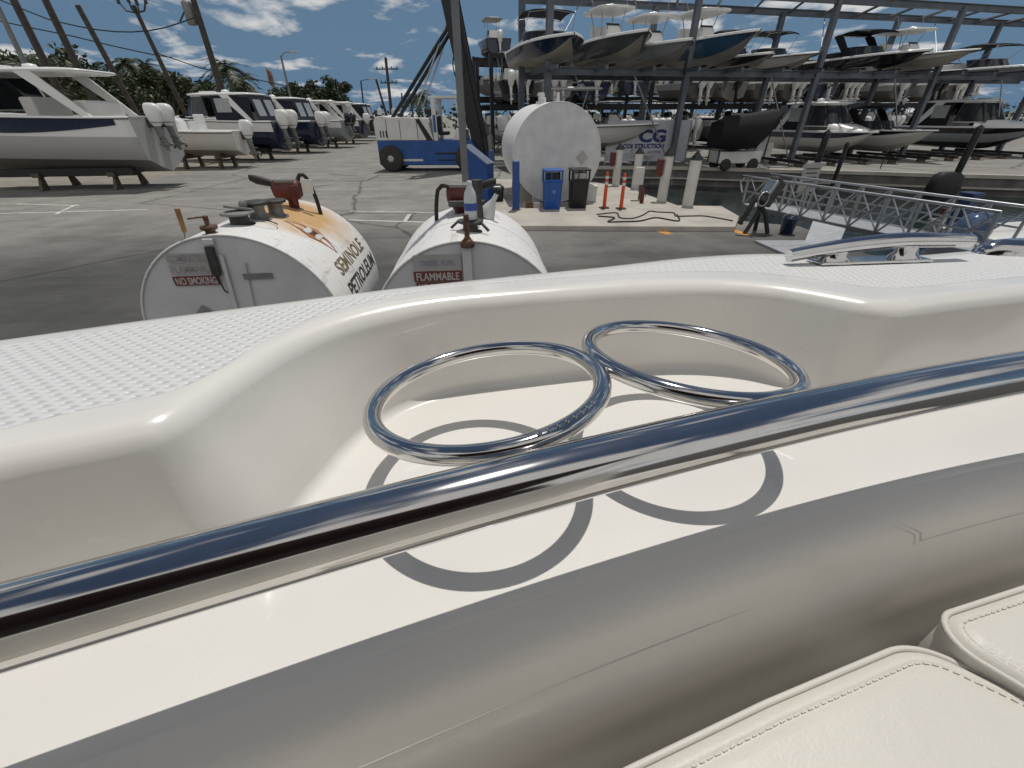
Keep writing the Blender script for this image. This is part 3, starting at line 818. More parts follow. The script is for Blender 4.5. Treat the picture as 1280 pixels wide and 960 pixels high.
# tank 1 fittings on the ridge
zt = TZ1 + TR
mb = MB(); mb.lathe([(.035, 0), (.035, .035), (.06, .05), (.06, .07), (.018, .075), (.018, .13), (.022, .14), (.01, .145)], (-.06, .07, zt - .02), 16); mb.tube([(-.06, .07, zt + .105), (-.09, .07, zt + .115), (-.20, .09, zt + .10)], .006, 8); mb.build('vent_pipe', brass, t1)
mb = MB(); mb.cyl((-.245, .05, zt - .06), (-.232, .05, zt + .02), .010, n=8); mb.build('dip_stick', alu, t1)
mb = MB(); mb.cyl((-.233, .05, zt + .015), (-.215, .04, zt + .185), .016, .019, 10); mb.build('stick_handle', yel, t1)


def flange_cap(x, y, r_, h, m1, m2, par, z0):
    mb = MB(); mb.lathe([(r_ * .95, -.03), (r_ * .95, .012), (r_ * .62, .02), (r_ * .60, h * .7), (r_ * .8, h * .75), (r_ * .8, h * .82)], (x, y, z0), 24); o = mb.build('filler_neck', m1, par)
    mb = MB(); mb.lathe([(r_ * .8, h * .80), (r_ * 1.05, h * .84), (r_ * 1.08, h * .97), (r_ * .9, h), (.01, h + .004)], (x, y, z0), 24); mb.build('filler_cap', m2, o)


flange_cap(.02, .40, .12, .11, castd, castg, t1, zt - .02)
flange_cap(.08, .62, .11, .16, castg, castd, t1, zt - .025)
flange_cap(.16, .82, .10, .15, castg, castd, t1, zt - .035)
mb = MB(); mb.box((.02, .45, zt + .11), (.20, .13, .02), (R(-8), R(12), .3), bev=.005); mb.lathe([(.03, 0), (.03, .03), (.012, .05)], (.06, .45, zt + .12), 10); mb.build('hatch_lid', castg, t1)
mb = MB(); mb.tube(catmull([(.08, .42, zt + .10), (.22, .36, zt + .05), (.30, .42, zt - .02), (.24, .50, zt - .02), (.12, .5, zt + .02)], .02), .004, 6); mb.build('hatch_lanyard', rubber, t1)


def pump(root, x, y, z0, s=1.0, turn=0.0, with_can=True, hk=1.0):
    mb = MB()
    Rm = Matrix.Rotation(turn, 3, 'Z')
    def T(p): return V((x, y, z0)) + Rm @ (V(p) * s)
    b_ = MB()
    b_.box((0, 0, .20), (.24, .17, .15), bev=.03); b_.lathe([(.05, 0), (.05, .10), (.075, .12), (.075, .14)], (0.02, 0, 0), 16)
    b_.lathe([(.08, -.14), (.10, -.12), (.10, .10), (.07, .13)], (0.0, 0, .21), 20, 'X'); b_.box((.07, -.07, .16), (.05, .06, .2), bev=.015)
    b_.v = [tuple(T(p)) for p in b_.v]; o = b_.build('transfer_pump', red, root)
    b_ = MB(); b_.box((0, 0, .295), (.20, .15, .035), bev=.012); b_.v = [tuple(T(p)) for p in b_.v]; b_.build('pump_cover', castg, o)
    b_ = MB(); b_.loft([[V((px_, 0, pz)) + V((0, wy * math.cos(a), wz * math.sin(a))) for a in (2 * math.pi * i / 10 for i in range(10))] for px_, pz, wy, wz in ((-.13, .27, .03, .03), (-.2, .285, .035, .04), (-.3, .31, .035, .045), (-.36, .33, .02, .03))])
    b_.tube([(-.12, .0, .16), (-.16, 0, .22), (-.15, 0, .27)], .018, 8)
    b_.v = [tuple(T(p)) for p in b_.v]; b_.build('nozzle', rubber, o)
    b_ = MB(); b_.tube(catmull([T((.10, .05, .28)), T((.13, .06, .28 + .06 * hk)), T((.17, .07, .28 + .06 * hk)), T((.21, .07, .26)), T((.24, .08, .10)), T((.25, .09, -.10))], .03), .02 * s, 10); b_.build('fuel_hose', rubber, o)
    if with_can:
        b_ = MB(); b_.box((.21, -.02, .235), (.11, .01, .14), (0, R(4), .2), bev=.003); b_.v = [tuple(T(p)) for p in b_.v]; b_.build('pump_tag', signw, o)
    return o


pump(t1, .17, 1.22, zt - .05, .92, 0.0)
# tank 2 details
zt2 = .995 + .803
sign(t2, -.40, -.035, 1.575, 1.70, -.002, signfade, 'DIESEL FUEL', mat('blue_text', (.24, .27, .34), .6), .055, .26)
sign(t2, -.41, -.04, 1.492, 1.572, -.002, signred, 'FLAMMABLE', signtxt)
sign(t2, -.40, -.05, 1.405, 1.485, -.002, signred, 'NO SMOKING', signtxt)
mb = MB(); mb.box((.01, -.010, 1.35), (.07, .02, .80), bev=.004); mb.build('gauge_bracket', headm, t2)
mb = MB(); mb.lathe([(.03, 0), (.03, .05), (.02, .06), (.02, .22)], (.02, .03, zt2 - .04), 12); mb.lathe([(.05, 0), (.055, .02), (.04, .05)], (.02, .0, zt2 - .045), 12); mb.build('vent_pipe', brass, t2)
flange_cap(.04, .34, .10, .10, castd, castd, t2, zt2 - .02)
mb = MB()
for i in range(3):
    a = R(-30 + i * 95); mb.tube([(.04, .34, zt2 + .05), (.04 + .11 * math.cos(a), .34 + .11 * math.sin(a), zt2 + .06), (.04 + .17 * math.cos(a), .34 + .17 * math.sin(a), zt2 + .01)], .012, 6)
mb.build('cam_lever', castd, t2)
pump(t2, -.06, 1.10, zt2 - .04, .95, R(175), False, .3)
mb = MB(); mb.lathe([(.05, 0), (.05, .10), (.035, .2), (.05, .22), (.05, .34)], (.10, .80, zt2 - .02), 14); mb.box((.0, 1.0, zt2 + .10), (.34, .12, .05), bev=.01); mb.build('manifold', castd, t2)


def bottle(c, s, lab, m1=plast):
    root = empty('plastic_bottle', c, 0, lab, 'bottle')
    mb = MB(); mb.loft([sring(0, 0, z * s, a * s, a * s, 2.6, 16) for z, a in ((0, .09), (.01, .10), (.16, .10), (.20, .085), (.24, .045), (.255, .04))]); mb.build('bottle_body', m1, root)
    mb = MB(); mb.lathe([(.019 * s, .25 * s), (.019 * s, .28 * s), (.004, .283 * s)], (0, 0, 0), 12); mb.build('bottle_cap', signw, root)
    mb = MB(); mb.loft([sring(0, 0, z * s, .1025 * s, .1025 * s, 2.6, 16) for z in (.07, .125)], cap=False); mb.build('bottle_label', label_b, root)


tm2 = Matrix.Translation((-.348, 3.26, 0)) @ Matrix.Rotation(R(3.54), 4, 'Z')
bottle(tm2 @ V((.05, .33, zt2 + .088)), 1.0, 'clear plastic jug with a blue label standing on the tank with the FLAMMABLE sign')
fn = empty('funnel', tm2 @ V((.17, .93, zt2 - .005)), 0, 'white plastic funnel leaning beside the grey post on the tank', 'funnel'); fn.rotation_euler = (0, R(30), 0)
mb = MB(); mb.lathe([(.085, 0), (.08, .03), (.05, .10), (.022, .16), (.02, .24)], (0, 0, 0), 18); mb.build('funnel_cone', signw, fn)
mb = MB(); mb.lathe([(.023, .22), (.028, .25), (.022, .27)], (0, 0, 0), 12); mb.build('funnel_tip', blackp, fn)
# grey post behind tank 2
pg = AT(583, 246, 4.85); pp = empty('steel_post', (pg.x, pg.y, 0), R(8), 'tall grey square steel post rising behind the FLAMMABLE tank', 'post')
mb = MB(); mb.box((0, 0, 2.6), (.068, .068, 5.2), bev=.006); mb.build('shaft', mat('post_grey', (.17, .175, .18), .6, .2, var=.15, scale=3), pp)
mb = MB(); mb.box((0, 0, 5.05), (.11, .11, .45), bev=.012); mb.box((0, -.08, 4.95), (.03, .02, .03)); mb.build('bracket', mat('post_bracket', (.20, .18, .17), .6, var=.15), pp)
mb = MB(); mb.box((0, 0, .012), (.24, .24, .02)); mb.build('base_plate', galv, pp)

# ------------------------------------------------------------------ big white tank and things round it
bigp = AT(697, 187, 14.95)
t3, s3 = tank('storage_tank', (bigp.x, 14.95, 1.52), 1.385, 3.7, R(-6.5), -2.0, 1.0, 'huge smooth white storage tank on the pad behind the bins', group=None)
mb = MB()
for x, z, s_ in ((.80, 1.43, .20), ):
    mb.add([V((x + a * s_, -.004, z + b * s_)) for a, b in ((0, -1), (1, 0), (0, 1), (-1, 0))], [(0, 1, 2, 3)])
mb.build('hazard_diamond', signfade, t3, recalc=False)
mb = MB(); mb.box((.76, -.004, .98), (.20, .006, .14), (0, R(-35), 0)); mb.build('hazard_label', mat('label_dark', (.12, .12, .12), .6, var=.4, scale=25), t3)
mb = MB(); mb.box((.94, -.004, .95), (.10, .006, .10), (0, R(45), 0)); mb.build('hazard_label', mat('label_tan', (.45, .22, .10), .6), t3)
mb = MB(); mb.tube([(0.05, .5, 2.86), (0.05, .5, 3.02), (.05, .5, 3.14)], .05, 10); mb.lathe([(.16, 0), (.16, .06), (.09, .08), (.09, .2), (.13, .22), (.1, .3)], (-.35, 1.2, 2.86), 16); mb.lathe([(.1, 0), (.1, .16), (.05, .2)], (-.1, 2.2, 2.88), 16); mb.build('top_fitting', fwhite, t3)


def bin_(c, m1, lab, emblem):
    root = empty('waste_bin', c, R(4), lab, 'bin', 'waste bins in front of the big tank')
    mb = MB(); mb.loft([sring(0, 0, z, a, b, 7, 24) for z, a, b in ((0, .47, .47), (.02, .49, .49), (.70, .55, .55), (.72, .57, .57), (.76, .57, .57))]); mb.build('body', m1, root)
    mb = MB()
    for sx in (-1, 1):
        for sy in (-1, 1): mb.box((sx * .25, sy * .25, .90), (.05, .05, .30), bev=.008)
    mb.box((0, 0, 1.065), (.58, .58, .05), bev=.02); mb.box((0, -.26, .80), (.46, .02, .06)); mb.box((-.07, -.265, .93), (.03, .02, .22)); mb.build('hood', m1, root)
    mb = MB(); mb.loft([sring(0, 0, z, .43, .43, 6, 20) for z in (.755, .98)]); mb.build('inner_liner', signfade if not emblem else binblk, root)
    if emblem:
        mb = MB(); mb.lathe([(.05, -.272), (.05, -.268), (.03, -.268)], (0.02, 0, .50), 16, 'Y'); mb.build('emblem', mat('emblem_pale', (.10, .24, .5), .6), root)


b1 = G(690, 262, .13); b2 = G(722, 261, .13)
bin_((b1.x, b1.y + .25, .13), binb, 'blue open-topped recycling bin left of the black bin', True)
bin_((b2.x + .02, b2.y + .27, .13), binblk, 'black open-topped waste bin right of the blue bin', False)


def bollard(px, py, h, s_, lab, z=.13, y=None):
    p = G(px, py, z); root = empty('bollard', (p.x, p.y, z), 0, lab, 'bollard', 'blue bollards round the pumps')
    mb = MB(); mb.loft([sring(0, 0, zz_, a, a, 5, 20) for zz_, a in ((0, s_), (h - .03, s_), (h - .01, s_ * .9), (h, s_ * .6))]); mb.build('sleeve', bblue, root)
    mb = MB(); mb.box((0, 0, .02), (s_ * 1.25, s_ * 1.25, .03), bev=.005); mb.build('foot', galv, root)


bollard(645, 262, 1.33, .21, 'blue plastic bollard standing in front of the big white tank')
bollard(614, 221, 1.15, .20, 'blue bollard behind the blue slanted cabinet, beside the forklift forks', .0)
p = G(601, 258, .0)
cab = empty('pump_cabinet', (p.x, p.y + .2, 0), R(-30), 'blue cabinet with a slanted shiny top beside the grey post', 'cabinet')
mb = MB(); mb.prism([(-.42, .0), (.42, .0), (.42, 1.25), (-.42, 1.75)], -.2, .2); mb.build('body', bblue, cab, bevel=.02)
mb = MB(); mb.prism([(-.43, 1.76), (.43, 1.26), (.43, 1.29), (-.43, 1.79)], -.21, .21); mb.build('lid', mat('lid_blue_grey', (.30, .36, .45), .2, .5), cab)
p = G(617, 257, .0)
bb = empty('storage_box', (p.x, p.y + .3, 0), R(5), 'low black storage box with a sloping lid beside the blue bollard', 'box')
mb = MB(); mb.loft([sring(0, 0, z, a, b, 8, 24) for z, a, b in ((0, .60, .62), (.02, .62, .64), (.48, .66, .68))]); mb.build('body', binblk, bb)
mb = MB(); mb.loft([sring(0, 0, z, a, b, 6, 24) for z, a, b in ((.48, .70, .72), (.53, .71, .73), (.60, .52, .55), (.61, .3, .3))]); mb.build('lid', mat('lid_black', (.03, .03, .032), .35), bb)
for px, py, lab in ((672, 252, 'white plastic box behind the blue bin'), (738, 252, 'white plastic box beside the black bin')):
    p = G(px, py, .13); o = empty('plastic_box', (p.x, p.y + .15, .13), 0, lab, 'box')
    mb = MB(); mb.box((0, 0, .22), (.36, .4, .44), bev=.02); mb.build('body', signw, o); mb = MB(); mb.box((0, 0, .455), (.40, .44, .05), bev=.015); mb.build('lid', signw, o)
p = G(665, 260, .13)
for i, (dx, sz, lab, mm_) in enumerate(((-.08, (.22, .18, .17), 'brown brick block at the foot of the blue bin, nearer the bollard', brass), (.14, (.20, .2, .15), 'pale concrete block between the brown brick and the blue bin', concrete))):
    mb = MB(); mb.box((0, 0, sz[2] / 2), sz, bev=.008); mb.box((0, 0, sz[2] + .004), (sz[0] * .5, sz[1] * .5, .008)); o = mb.build('brick', mm_); o.location = (p.x + dx, p.y + .1, .13); tag(o, lab, 'brick')


def delineator(px, py, h, lab):
    p = G(px, py, .13); root = empty('delineator_post', (p.x, p.y, .13), 0, lab, 'delineator', 'orange delineator posts on the pad')
    mb = MB(); mb.lathe([(.058, 0), (.055, .1), (.047, h - .12), (.035, h - .03), (.02, h), (.002, h + .01)], (0, 0, 0), 16); mb.build('post', orange, root)
    mb = MB(); mb.loft([sring(0, 0, z, .5, .5, 6, 8) for z in (0, .02)]); mb.v = [(a * .6, b * .6, c) for a, b, c in mb.v]; mb.build('base', rubber, root)
    for z in (h * .66, h * .82):
        mb = MB(); mb.lathe([(.0535, z), (.0525, z + .075)], (0, 0, 0), 16); mb.build('reflective_band', signw, root)


delineator(755, 260, 1.0, 'orange delineator post with white bands, the one nearer the black bin')
delineator(776, 261, .98, 'orange delineator post with white bands, the one beside the white meter box')
# pilings with black cone caps


def piling(px, py, top_py, s_, lab, redbox=None, z=0.0):
    p = G(px, py, z); zt_ = AT(px, top_py, p.y).z
    root = empty('piling', (p.x, p.y, 0), 0, lab, 'piling', 'white sleeved pilings along the canal')
    mb = MB(); mb.cyl((0, 0, -1.3), (0, 0, zt_), s_, s_, 20); mb.build('sleeve', pile_w, root)
    mb = MB(); mb.lathe([(s_ * 1.12, zt_), (s_ * 1.12, zt_ + .04), (.01, zt_ + s_ * 1.5)], (0, 0, 0), 20); mb.build('cone_cap', blackp, root)
    if redbox:
        mb = MB(); mb.box((-s_ - .10, -.06, zt_ - .32), (.18, .22, .5), bev=.03); mb.build('hose_box', red, root)


piling(769, 236, 187, .15, 'white piling with a red box, standing furthest left beside the big tank', True)
piling(793, 240, 192, .145, 'white piling behind the white meter box, in front of the sign')
piling(826, 256, 195, .155, 'white piling with a red box between the sign and the kerb', True)
piling(858, 262, 200, .165, 'white piling with a black cone cap nearest the gangway')
p = G(795, 249, .13); o = empty('meter_box', (p.x, p.y, .13), 0, 'white meter box on a wooden post beside the orange delineators', 'meter box')
mb = MB(); mb.box((.12, 0, .45), (.1, .1, .9), bev=.008); mb.build('post', wood, o)
mb = MB(); mb.box((-.02, -.06, .72), (.30, .14, .52), bev=.015); mb.build('box', fwhite, o)
p = G(801, 254, .13); mb = MB(); mb.lathe([(.06, 0), (.065, .02), (.065, .40), (.03, .45), (.025, .5)], (0, 0, 0), 14); o = empty('fire_extinguisher', (p.x + .03, p.y + .05, .13), 0, 'red fire extinguisher standing at the meter box post', 'extinguisher'); mb.build('cylinder', red, o)
mb = MB(); mb.tube([(0, 0, .49), (.03, 0, .54), (.09, 0, .52), (.10, 0, .2)], .015, 8); mb.build('hose', rubber, o)
# black hose lying on the kerb
hp = [G(a, b, .145) for a, b in ((746, 268), (770, 266), (775, 272), (790, 273), (803, 269), (812, 264), (822, 265), (842, 266), (845, 270), (862, 270), (880, 270), (900, 273), (916, 276))]
mb = MB(); mb.tube(catmull(hp, .05), .018, 8); hp2 = [G(a, b, .15) for a, b in ((846, 268), (848, 276), (820, 272), (800, 276), (775, 277), (760, 277), (768, 272), (748, 270))]; mb.tube(catmull(hp2, .05), .018, 8)
tag(mb.build('water_hose', rubber), 'black hose lying loose along the pale kerb', 'hose')

# ------------------------------------------------------------------ boats


def outboard(parent, D, y, s_=1.0, m_cowl=white, m_leg=None, x=-.32, detail=True, tilt=0.0):
    """parent's frame: +x bow; transom at x = 0, its top at z = D"""
    Tm = Matrix.Translation((x, y, D - .05)) @ Matrix.Rotation(tilt, 4, 'Y')
    m_leg = m_leg or m_cowl

    def T(mb): mb.v = [tuple(Tm @ (V(p) * s_)) for p in mb.v]; return mb
    c = MB().loft([sring(cx, 0, z, lx, ly, 3.2, 14) for z, cx, lx, ly in ((-.32, .02, .34, .24), (-.22, .0, .46, .33), (.0, -.03, .62, .42), (.22, -.05, .72, .46), (.42, -.05, .70, .45), (.54, -.03, .58, .40), (.60, .0, .40, .28), (.615, .0, .2, .15))])
    o = T(c).build('outboard_motor', m_cowl, parent)
    g = MB().loft([sring(cx, 0, z, lx, ly, 2.6, 12) for z, cx, lx, ly in ((-1.12, -.05, .30, .06), (-1.0, -.05, .34, .09), (-.75, -.02, .30, .14), (-.5, .02, .30, .18), (-.30, .03, .32, .22))])
    g.lathe([(.02, -.40), (.075, -.30), (.09, -.05), (.07, .16), (.01, .30)], (-.05, 0, -1.08), 12, 'X'); g.prism([(-.18, -1.12), (.12, -1.12), (-.02, -1.36), (-.16, -1.40)], -.012, .012); g.box((-.10, 0, -.80), (.46, .24, .02))
    T(g).build('lower_unit', m_leg if not detail else castg, o)
    if detail:
        p = MB()
        for k_ in range(3):
            a = 2 * math.pi * k_ / 3; p.add([V((-.40, .03 * math.cos(a), -1.08 + .03 * math.sin(a))), V((-.44, .19 * math.cos(a - .45), -1.08 + .19 * math.sin(a - .45))), V((-.40, .21 * math.cos(a), -1.08 + .21 * math.sin(a))), V((-.36, .19 * math.cos(a + .45), -1.08 + .19 * math.sin(a + .45)))], [(0, 1, 2, 3)])
        T(p).build('propeller', castd, o)
    if detail:
        q_ = MB().loft([sring(cx, 0, z, lx, ly, 3.2, 14) for z, cx, lx, ly in ((-.20, .0, .487, .352), (-.15, -.008, .52, .375))], cap=False); T(q_).build('cowling_band', grey, o)
    b = MB().box((.24, 0, -.18), (.24, .26, .40)); T(b).build('motor_bracket', castd, o)
    return o


def boat_make(name, L, B, D, cols, top='ttop', engines=(0,), ecol=None, topcol=None, can=None, label=None, loc=(0, 0, 0), rz=0.0, group=None, detail=True, flare=1.0, es=1.0, stripe=None, th=1.62):
    root = empty(name, loc, rz, label, 'boat', group)
    N = 22 if detail else 12; ecol = ecol or white; topcol = topcol or white; can = can or canvas

    def sheer(t):
        b = B / 2 * (1 - max(0, (t - .38) / .62) ** 2.9) * (.93 + .07 * min(1, t / .38)); return t * L, max(b, .02), D * (1 + .20 * t * t * flare)

    rings = []
    for i in range(N + 1):
        t = i / N; t = 1 - (1 - t) ** 1.15
        xs, b, zs = sheer(t); xk = t * L * .90; zk = D * .80 * max(0, (t - .60) / .40) ** 2.4
        bc = b * (.86 - .42 * max(0, (t - .45) / .55) ** 1.4); zc_ = min(zs - .05, zk + D * (.26 + .12 * t) * (1 - .55 * max(0, (t - .6) / .4))); xc = xk * .45 + xs * .55
        bm_ = bc + (b - bc) * (.62 - .22 * t); zm = zc_ + (zs - zc_) * .55; xm = xc * .5 + xs * .5
        half = [(xs, b, zs), (xs * .9 + xm * .1, b * .93 + bm_ * .07, zs * .88 + zm * .12), (xm, bm_, zm), (xc, bc, zc_), (xc, bc * .93, zc_ - .015), (xk * .7 + xc * .3, bc * .5, zk + (zc_ - zk) * .45)]
        rings.append([V(p) for p in half] + [V((xk, 0, zk))] + [V((p[0], -p[1], p[2])) for p in half[::-1]])
    mb = MB(); nR = len(rings[0]); vs = [p for r_ in rings for p in r_]
    zone = [2, 2, 1, 0, 0, 0, 0, 0, 0, 1, 2, 2]
    for i in range(N):
        for j in range(nR - 1):
            mb.f.append([i * nR + j, i * nR + j + 1, (i + 1) * nR + j + 1, (i + 1) * nR + j]); mb.mi.append(zone[j]); mb.sm.append(j not in (3, 8))
    mb.v = [tuple(p) for p in vs]; mb.f.append(list(range(nR))); mb.mi.append(1); mb.sm.append(False)
    hull = mb.build('hull', list(cols), root)
    # gunwale cap and deck
    mb = MB(); rows = []
    for i in range(N + 1):
        t = i / N; t = 1 - (1 - t) ** 1.15; xs, b, zs = sheer(t); bi = max(b - .20, b * .35)
        rows.append([V((xs, yy, zz)) for yy, zz in ((b + .012, zs - .05), (b + .014, zs), (b - .02, zs + .035), (bi, zs + .035), (bi - .005, zs - (.02 if t > .55 else .12)), (-(bi - .005), zs - (.02 if t > .55 else .12)), (-bi, zs + .035), (-b + .02, zs + .035), (-b - .014, zs), (-b - .012, zs - .05))])
    mb.loft(rows, cap=False, closed=False); mb.add(rows[0], [list(range(10))])
    mb.build('deck', topcol if topcol is not canvas and topcol is not bcanvas else white, root)
    if detail:
        for sg in (-1, 1):
            mb = MB(); mb.tube([V((sheer(i / 24)[0], sg * (sheer(i / 24)[1] + .012), sheer(i / 24)[2] - .06)) for i in range(25)], .022, 6); mb.build('rub_rail', rubber if cols[2] in (white, offwhite) else white, root)
        if stripe is not None:
            for sg in (-1, 1):
                mb = MB(); rr_ = []
                for i in range(1, N - 1):
                    ra, rb_, rc = rings[i][0], rings[i][1], rings[i][2]; f_ = .45 + .75 * math.sin(math.pi * min(1, (i - 1) / (N * .75)))
                    lo = rb_ + (rc - rb_) * (f_ * .7); o_ = V((0, .022, 0))
                    rr_.append([V((q.x, sg * (q.y + .022), q.z)) for q in (ra + (rb_ - ra) * .55, rb_, lo)])
                mb.loft(rr_, cap=False, closed=False); mb.build('hull_stripe', stripe, root, recalc=False)
    zd = D + .03
    hw = B / 2
    # dashboard / console
    if top in ('ttop', 'open'):
        mb = MB(); mb.loft([sring(L * .50, 0, z, lx, ly, 5, 16) for z, lx, ly in ((zd - .15, .95, .85), (zd + .45, .85, .80), (zd + .62, .5, .74))]); mb.build('console', topcol if topcol is not canvas else white, root)
        mb = MB(); mb.add([V((L * .50 + .36, s_ * .36, zd + .46)) for s_ in (-1, 1)] + [V((L * .50 + .10, s_ * .34, zd + th * .6)) for s_ in (1, -1)] + [V((L * .50 + .34, s_ * .36, zd + .46)) for s_ in (-1, 1)] + [V((L * .50 + .08, s_ * .34, zd + th * .6)) for s_ in (1, -1)], [(0, 1, 2, 3), (7, 6, 5, 4), (0, 4, 5, 1), (1, 5, 6, 2), (2, 6, 7, 3), (3, 7, 4, 0)]); mb.build('windshield', glass, root)
        mb = MB(); mb.box((L * .33, 0, zd + .22), (.5, .95, .5), bev=.06); mb.box((L * .33 - .2, 0, zd + .6), (.12, .95, .4), bev=.04); mb.build('leaning_post', can if can is bcanvas else white, root)
    if top == 'ttop':
        zt_ = zd + th
        mb = MB(); mb.loft([sring(L * .43, 0, z, lx, ly, 4.5, 20) for z, lx, ly in ((zt_, L * .34, hw * 1.35), (zt_ + .03, L * .36, hw * 1.42), (zt_ + .09, L * .35, hw * 1.38), (zt_ + .13, L * .28, hw * 1.1))]); tt = mb.build('hardtop', topcol, root)
        for sx, sy in ((1, 1), (1, -1), (-1, 1), (-1, -1)):
            mb = MB(); mb.tube([(L * .43 + sx * .42, sy * .5, zd - .05), (L * .43 + sx * .50, sy * .52, zd + th * .55), (L * .43 + sx * .72, sy * .60, zt_ + .02)], .026, 8); mb.build('top_post', alu, root)
        if detail:
            mb = MB(); mb.lathe([(.20, 0), (.22, .06), (.16, .14), (.02, .17)], (L * .47, 0, zt_ + .12), 18); mb.build('radar_dome', white, tt)
            for k_ in range(4):
                mb = MB(); yk = -.45 + .3 * k_; mb.cyl((L * .43 - L * .165, yk, zt_ - .02), (L * .43 - L * .165 - .12, yk, zt_ + .25), .022, n=8); mb.build('rod_holder', alu, tt)
            for sg in (-1, 1):
                mb = MB(); mb.cyl((L * .46, sg * hw * .62, zt_ + .10), (L * .30, sg * hw * 1.0, zt_ + 2.9), .016, .006, 6); mb.build('outrigger', alu, tt)
    if top in ('express', 'canvas'):
        zt_ = zd + 1.42; x0, x1, x2, x3 = L * .70, L * .56, L * .30, L * .12
        mb = MB(); mb.loft([[V((x, yy, z)) for yy, z in ((-hw * w_, zd - .05), (-hw * w_ * .97, zd + h_), (0, zd + h_ * 1.15), (hw * w_ * .97, zd + h_), (hw * w_, zd - .05))] for x, w_, h_ in ((L * .90, .30, .10), (L * .80, .55, .20), (x0, .72, .32), (x0 - .25, .78, .36))], closed=False, cap=False); mb.build('cabin_trunk', topcol, root)
        wsb, wst = [], []
        for a in range(-6, 7):
            q = a / 6; xx = x0 - .05 - (abs(q) ** 2.2) * (x0 - x2) * .62; yy = hw * .86 * math.sin(q * math.pi / 2); wsb.append(V((xx, yy, zd + .25))); wst.append(V((xx * .55 + (x1) * .45 - .35, yy * .90, zt_ - .06)))
        mb = MB(); mb.loft([wsb, wst], cap=False, closed=False); mb.loft([[p - V((.02, 0, 0)) for p in wsb], [p - V((.02, 0, 0)) for p in wst]], cap=False, closed=False); ws = mb.build('windshield', glass, root)
        for k_ in (0, 3, 6, 9, 12):
            mb = MB(); mb.tube([wsb[k_] + V((.01, 0, 0)), wst[k_] + V((.01, 0, 0))], .035, 6); mb.build('windshield_post', topcol if top == 'express' else blackp, ws)
        for nm, seq in (('windshield_sill', wsb), ('windshield_header', wst)):
            mb = MB(); mb.tube(seq, .03, 6); mb.build(nm, topcol, ws)
        mb = MB(); mb.loft([sring((x1 + x3) / 2 + .15, 0, z, lx, ly, 5, 24) for z, lx, ly in ((zt_ - .04, (x1 - x3) * .98, hw * 1.62), (zt_, (x1 - x3) * 1.08, hw * 1.74), (zt_ + .07, (x1 - x3) * 1.06, hw * 1.70), (zt_ + .13, (x1 - x3) * .8, hw * 1.2))]); tt = mb.build('hardtop', topcol, root)
        for sg in (-1, 1):
            mb = MB(); mb.prism([(x3 + .05, zd - .05), (x3 + .40, zd - .05), (x2 + .25, zt_), (x2 - .35, zt_)], sg * hw * .84 - .03, sg * hw * .84 + .03); mb.build('arch_leg', topcol, root)
        if detail:
            mb = MB(); mb.lathe([(.24, 0), (.26, .06), (.2, .17), (.02, .21)], (x2 + .6, 0, zt_ + .11), 18); mb.build('radar_dome', white, tt)
            mb = MB(); mb.box((x2 + 1.5, hw * .3, zt_ + .16), (.9, .5, .10), bev=.03); mb.build('roof_hatch', topcol, tt)
            mb = MB(); mb.box((x3 + .6, 0, zd + .25), (.5, hw * 1.3, .55), bev=.08); mb.build('rear_seat', offwhite, root)
            mb = MB(); mb.box((x2 + .7, 0, zd + .3), (.5, hw * 1.1, .7), bev=.08); mb.build('seating', offwhite, root)
        if top == 'canvas':
            mb = MB(); q0 = []
            mb.loft([[V((x, yy, z)) for yy, z in ((-hw * .86, zl), (-hw * .84, zt_ - .05), (hw * .84, zt_ - .05), (hw * .86, zl))] for x, zl in ((x2 + .9, zd), (x2 - .2, zd), (x3 + .0, zd))], cap=False, closed=False)
            mb.add([V((x3, -hw * .84, zt_ - .05)), V((x3, hw * .84, zt_ - .05)), V((x3 - .35, hw * .84, zd - .02)), V((x3 - .35, -hw * .84, zd - .02))], [(0, 1, 2, 3)]); cvo = mb.build('canvas_enclosure', can, root)
            for sg in (-1, 1):
                mb = MB(); mb.box((x2 + .15, sg * (hw * .86 + .004), zd + .85), (1.0, .006, .75), bev=.0); mb.build('clear_window', clearv, cvo)
                mb = MB(); mb.add([V((x3 - .003 + f_ * -.35 - .012, sg * hw * .12 + sg * g_ * hw * .55, zt_ - .05 + f_ * (zd - zt_ + .03))) for f_, g_ in ((.15, 0), (.15, 1), (.8, 1), (.8, 0))], [(0, 1, 2, 3)]); mb.build('clear_window', clearv, cvo, recalc=False)
    if top in ('bimini', 'tower'):
        x0 = L * .60; wsb, wst = [], []
        for a in range(-6, 7):
            q = a / 6; xx = x0 - (abs(q) ** 2.5) * L * .16; yy = hw * .80 * math.sin(q * math.pi / 2); wsb.append(V((xx, yy, zd + .06))); wst.append(V((xx - .32, yy * .93, zd + .48)))
        mb = MB(); mb.loft([wsb, wst], cap=False, closed=False); mb.loft([[p - V((.015, 0, 0)) for p in wsb], [p - V((.015, 0, 0)) for p in wst]], cap=False, closed=False); ws = mb.build('windshield', glass, root)
        mb = MB(); mb.tube(wst, .018, 6); mb.build('windshield_frame', alu if top == 'bimini' else blackp, ws)
        mb = MB(); mb.box((L * .30, 0, zd + .12), (L * .30, hw * 1.3, .45), bev=.08); mb.build('seating', can if top == 'tower' else offwhite, root)
        zt_ = zd + th - .1; mb = MB(); rr_ = []
        for i in range(9):
            u = i / 8; xx = L * .28 + u * L * .30; rr_.append([V((xx, hw * .78 * math.sin(q), zt_ + .12 * math.sin(math.pi * u) + .12 * math.cos(q))) for q in (math.pi / 2 * (j - 5) / 5 for j in range(11))])
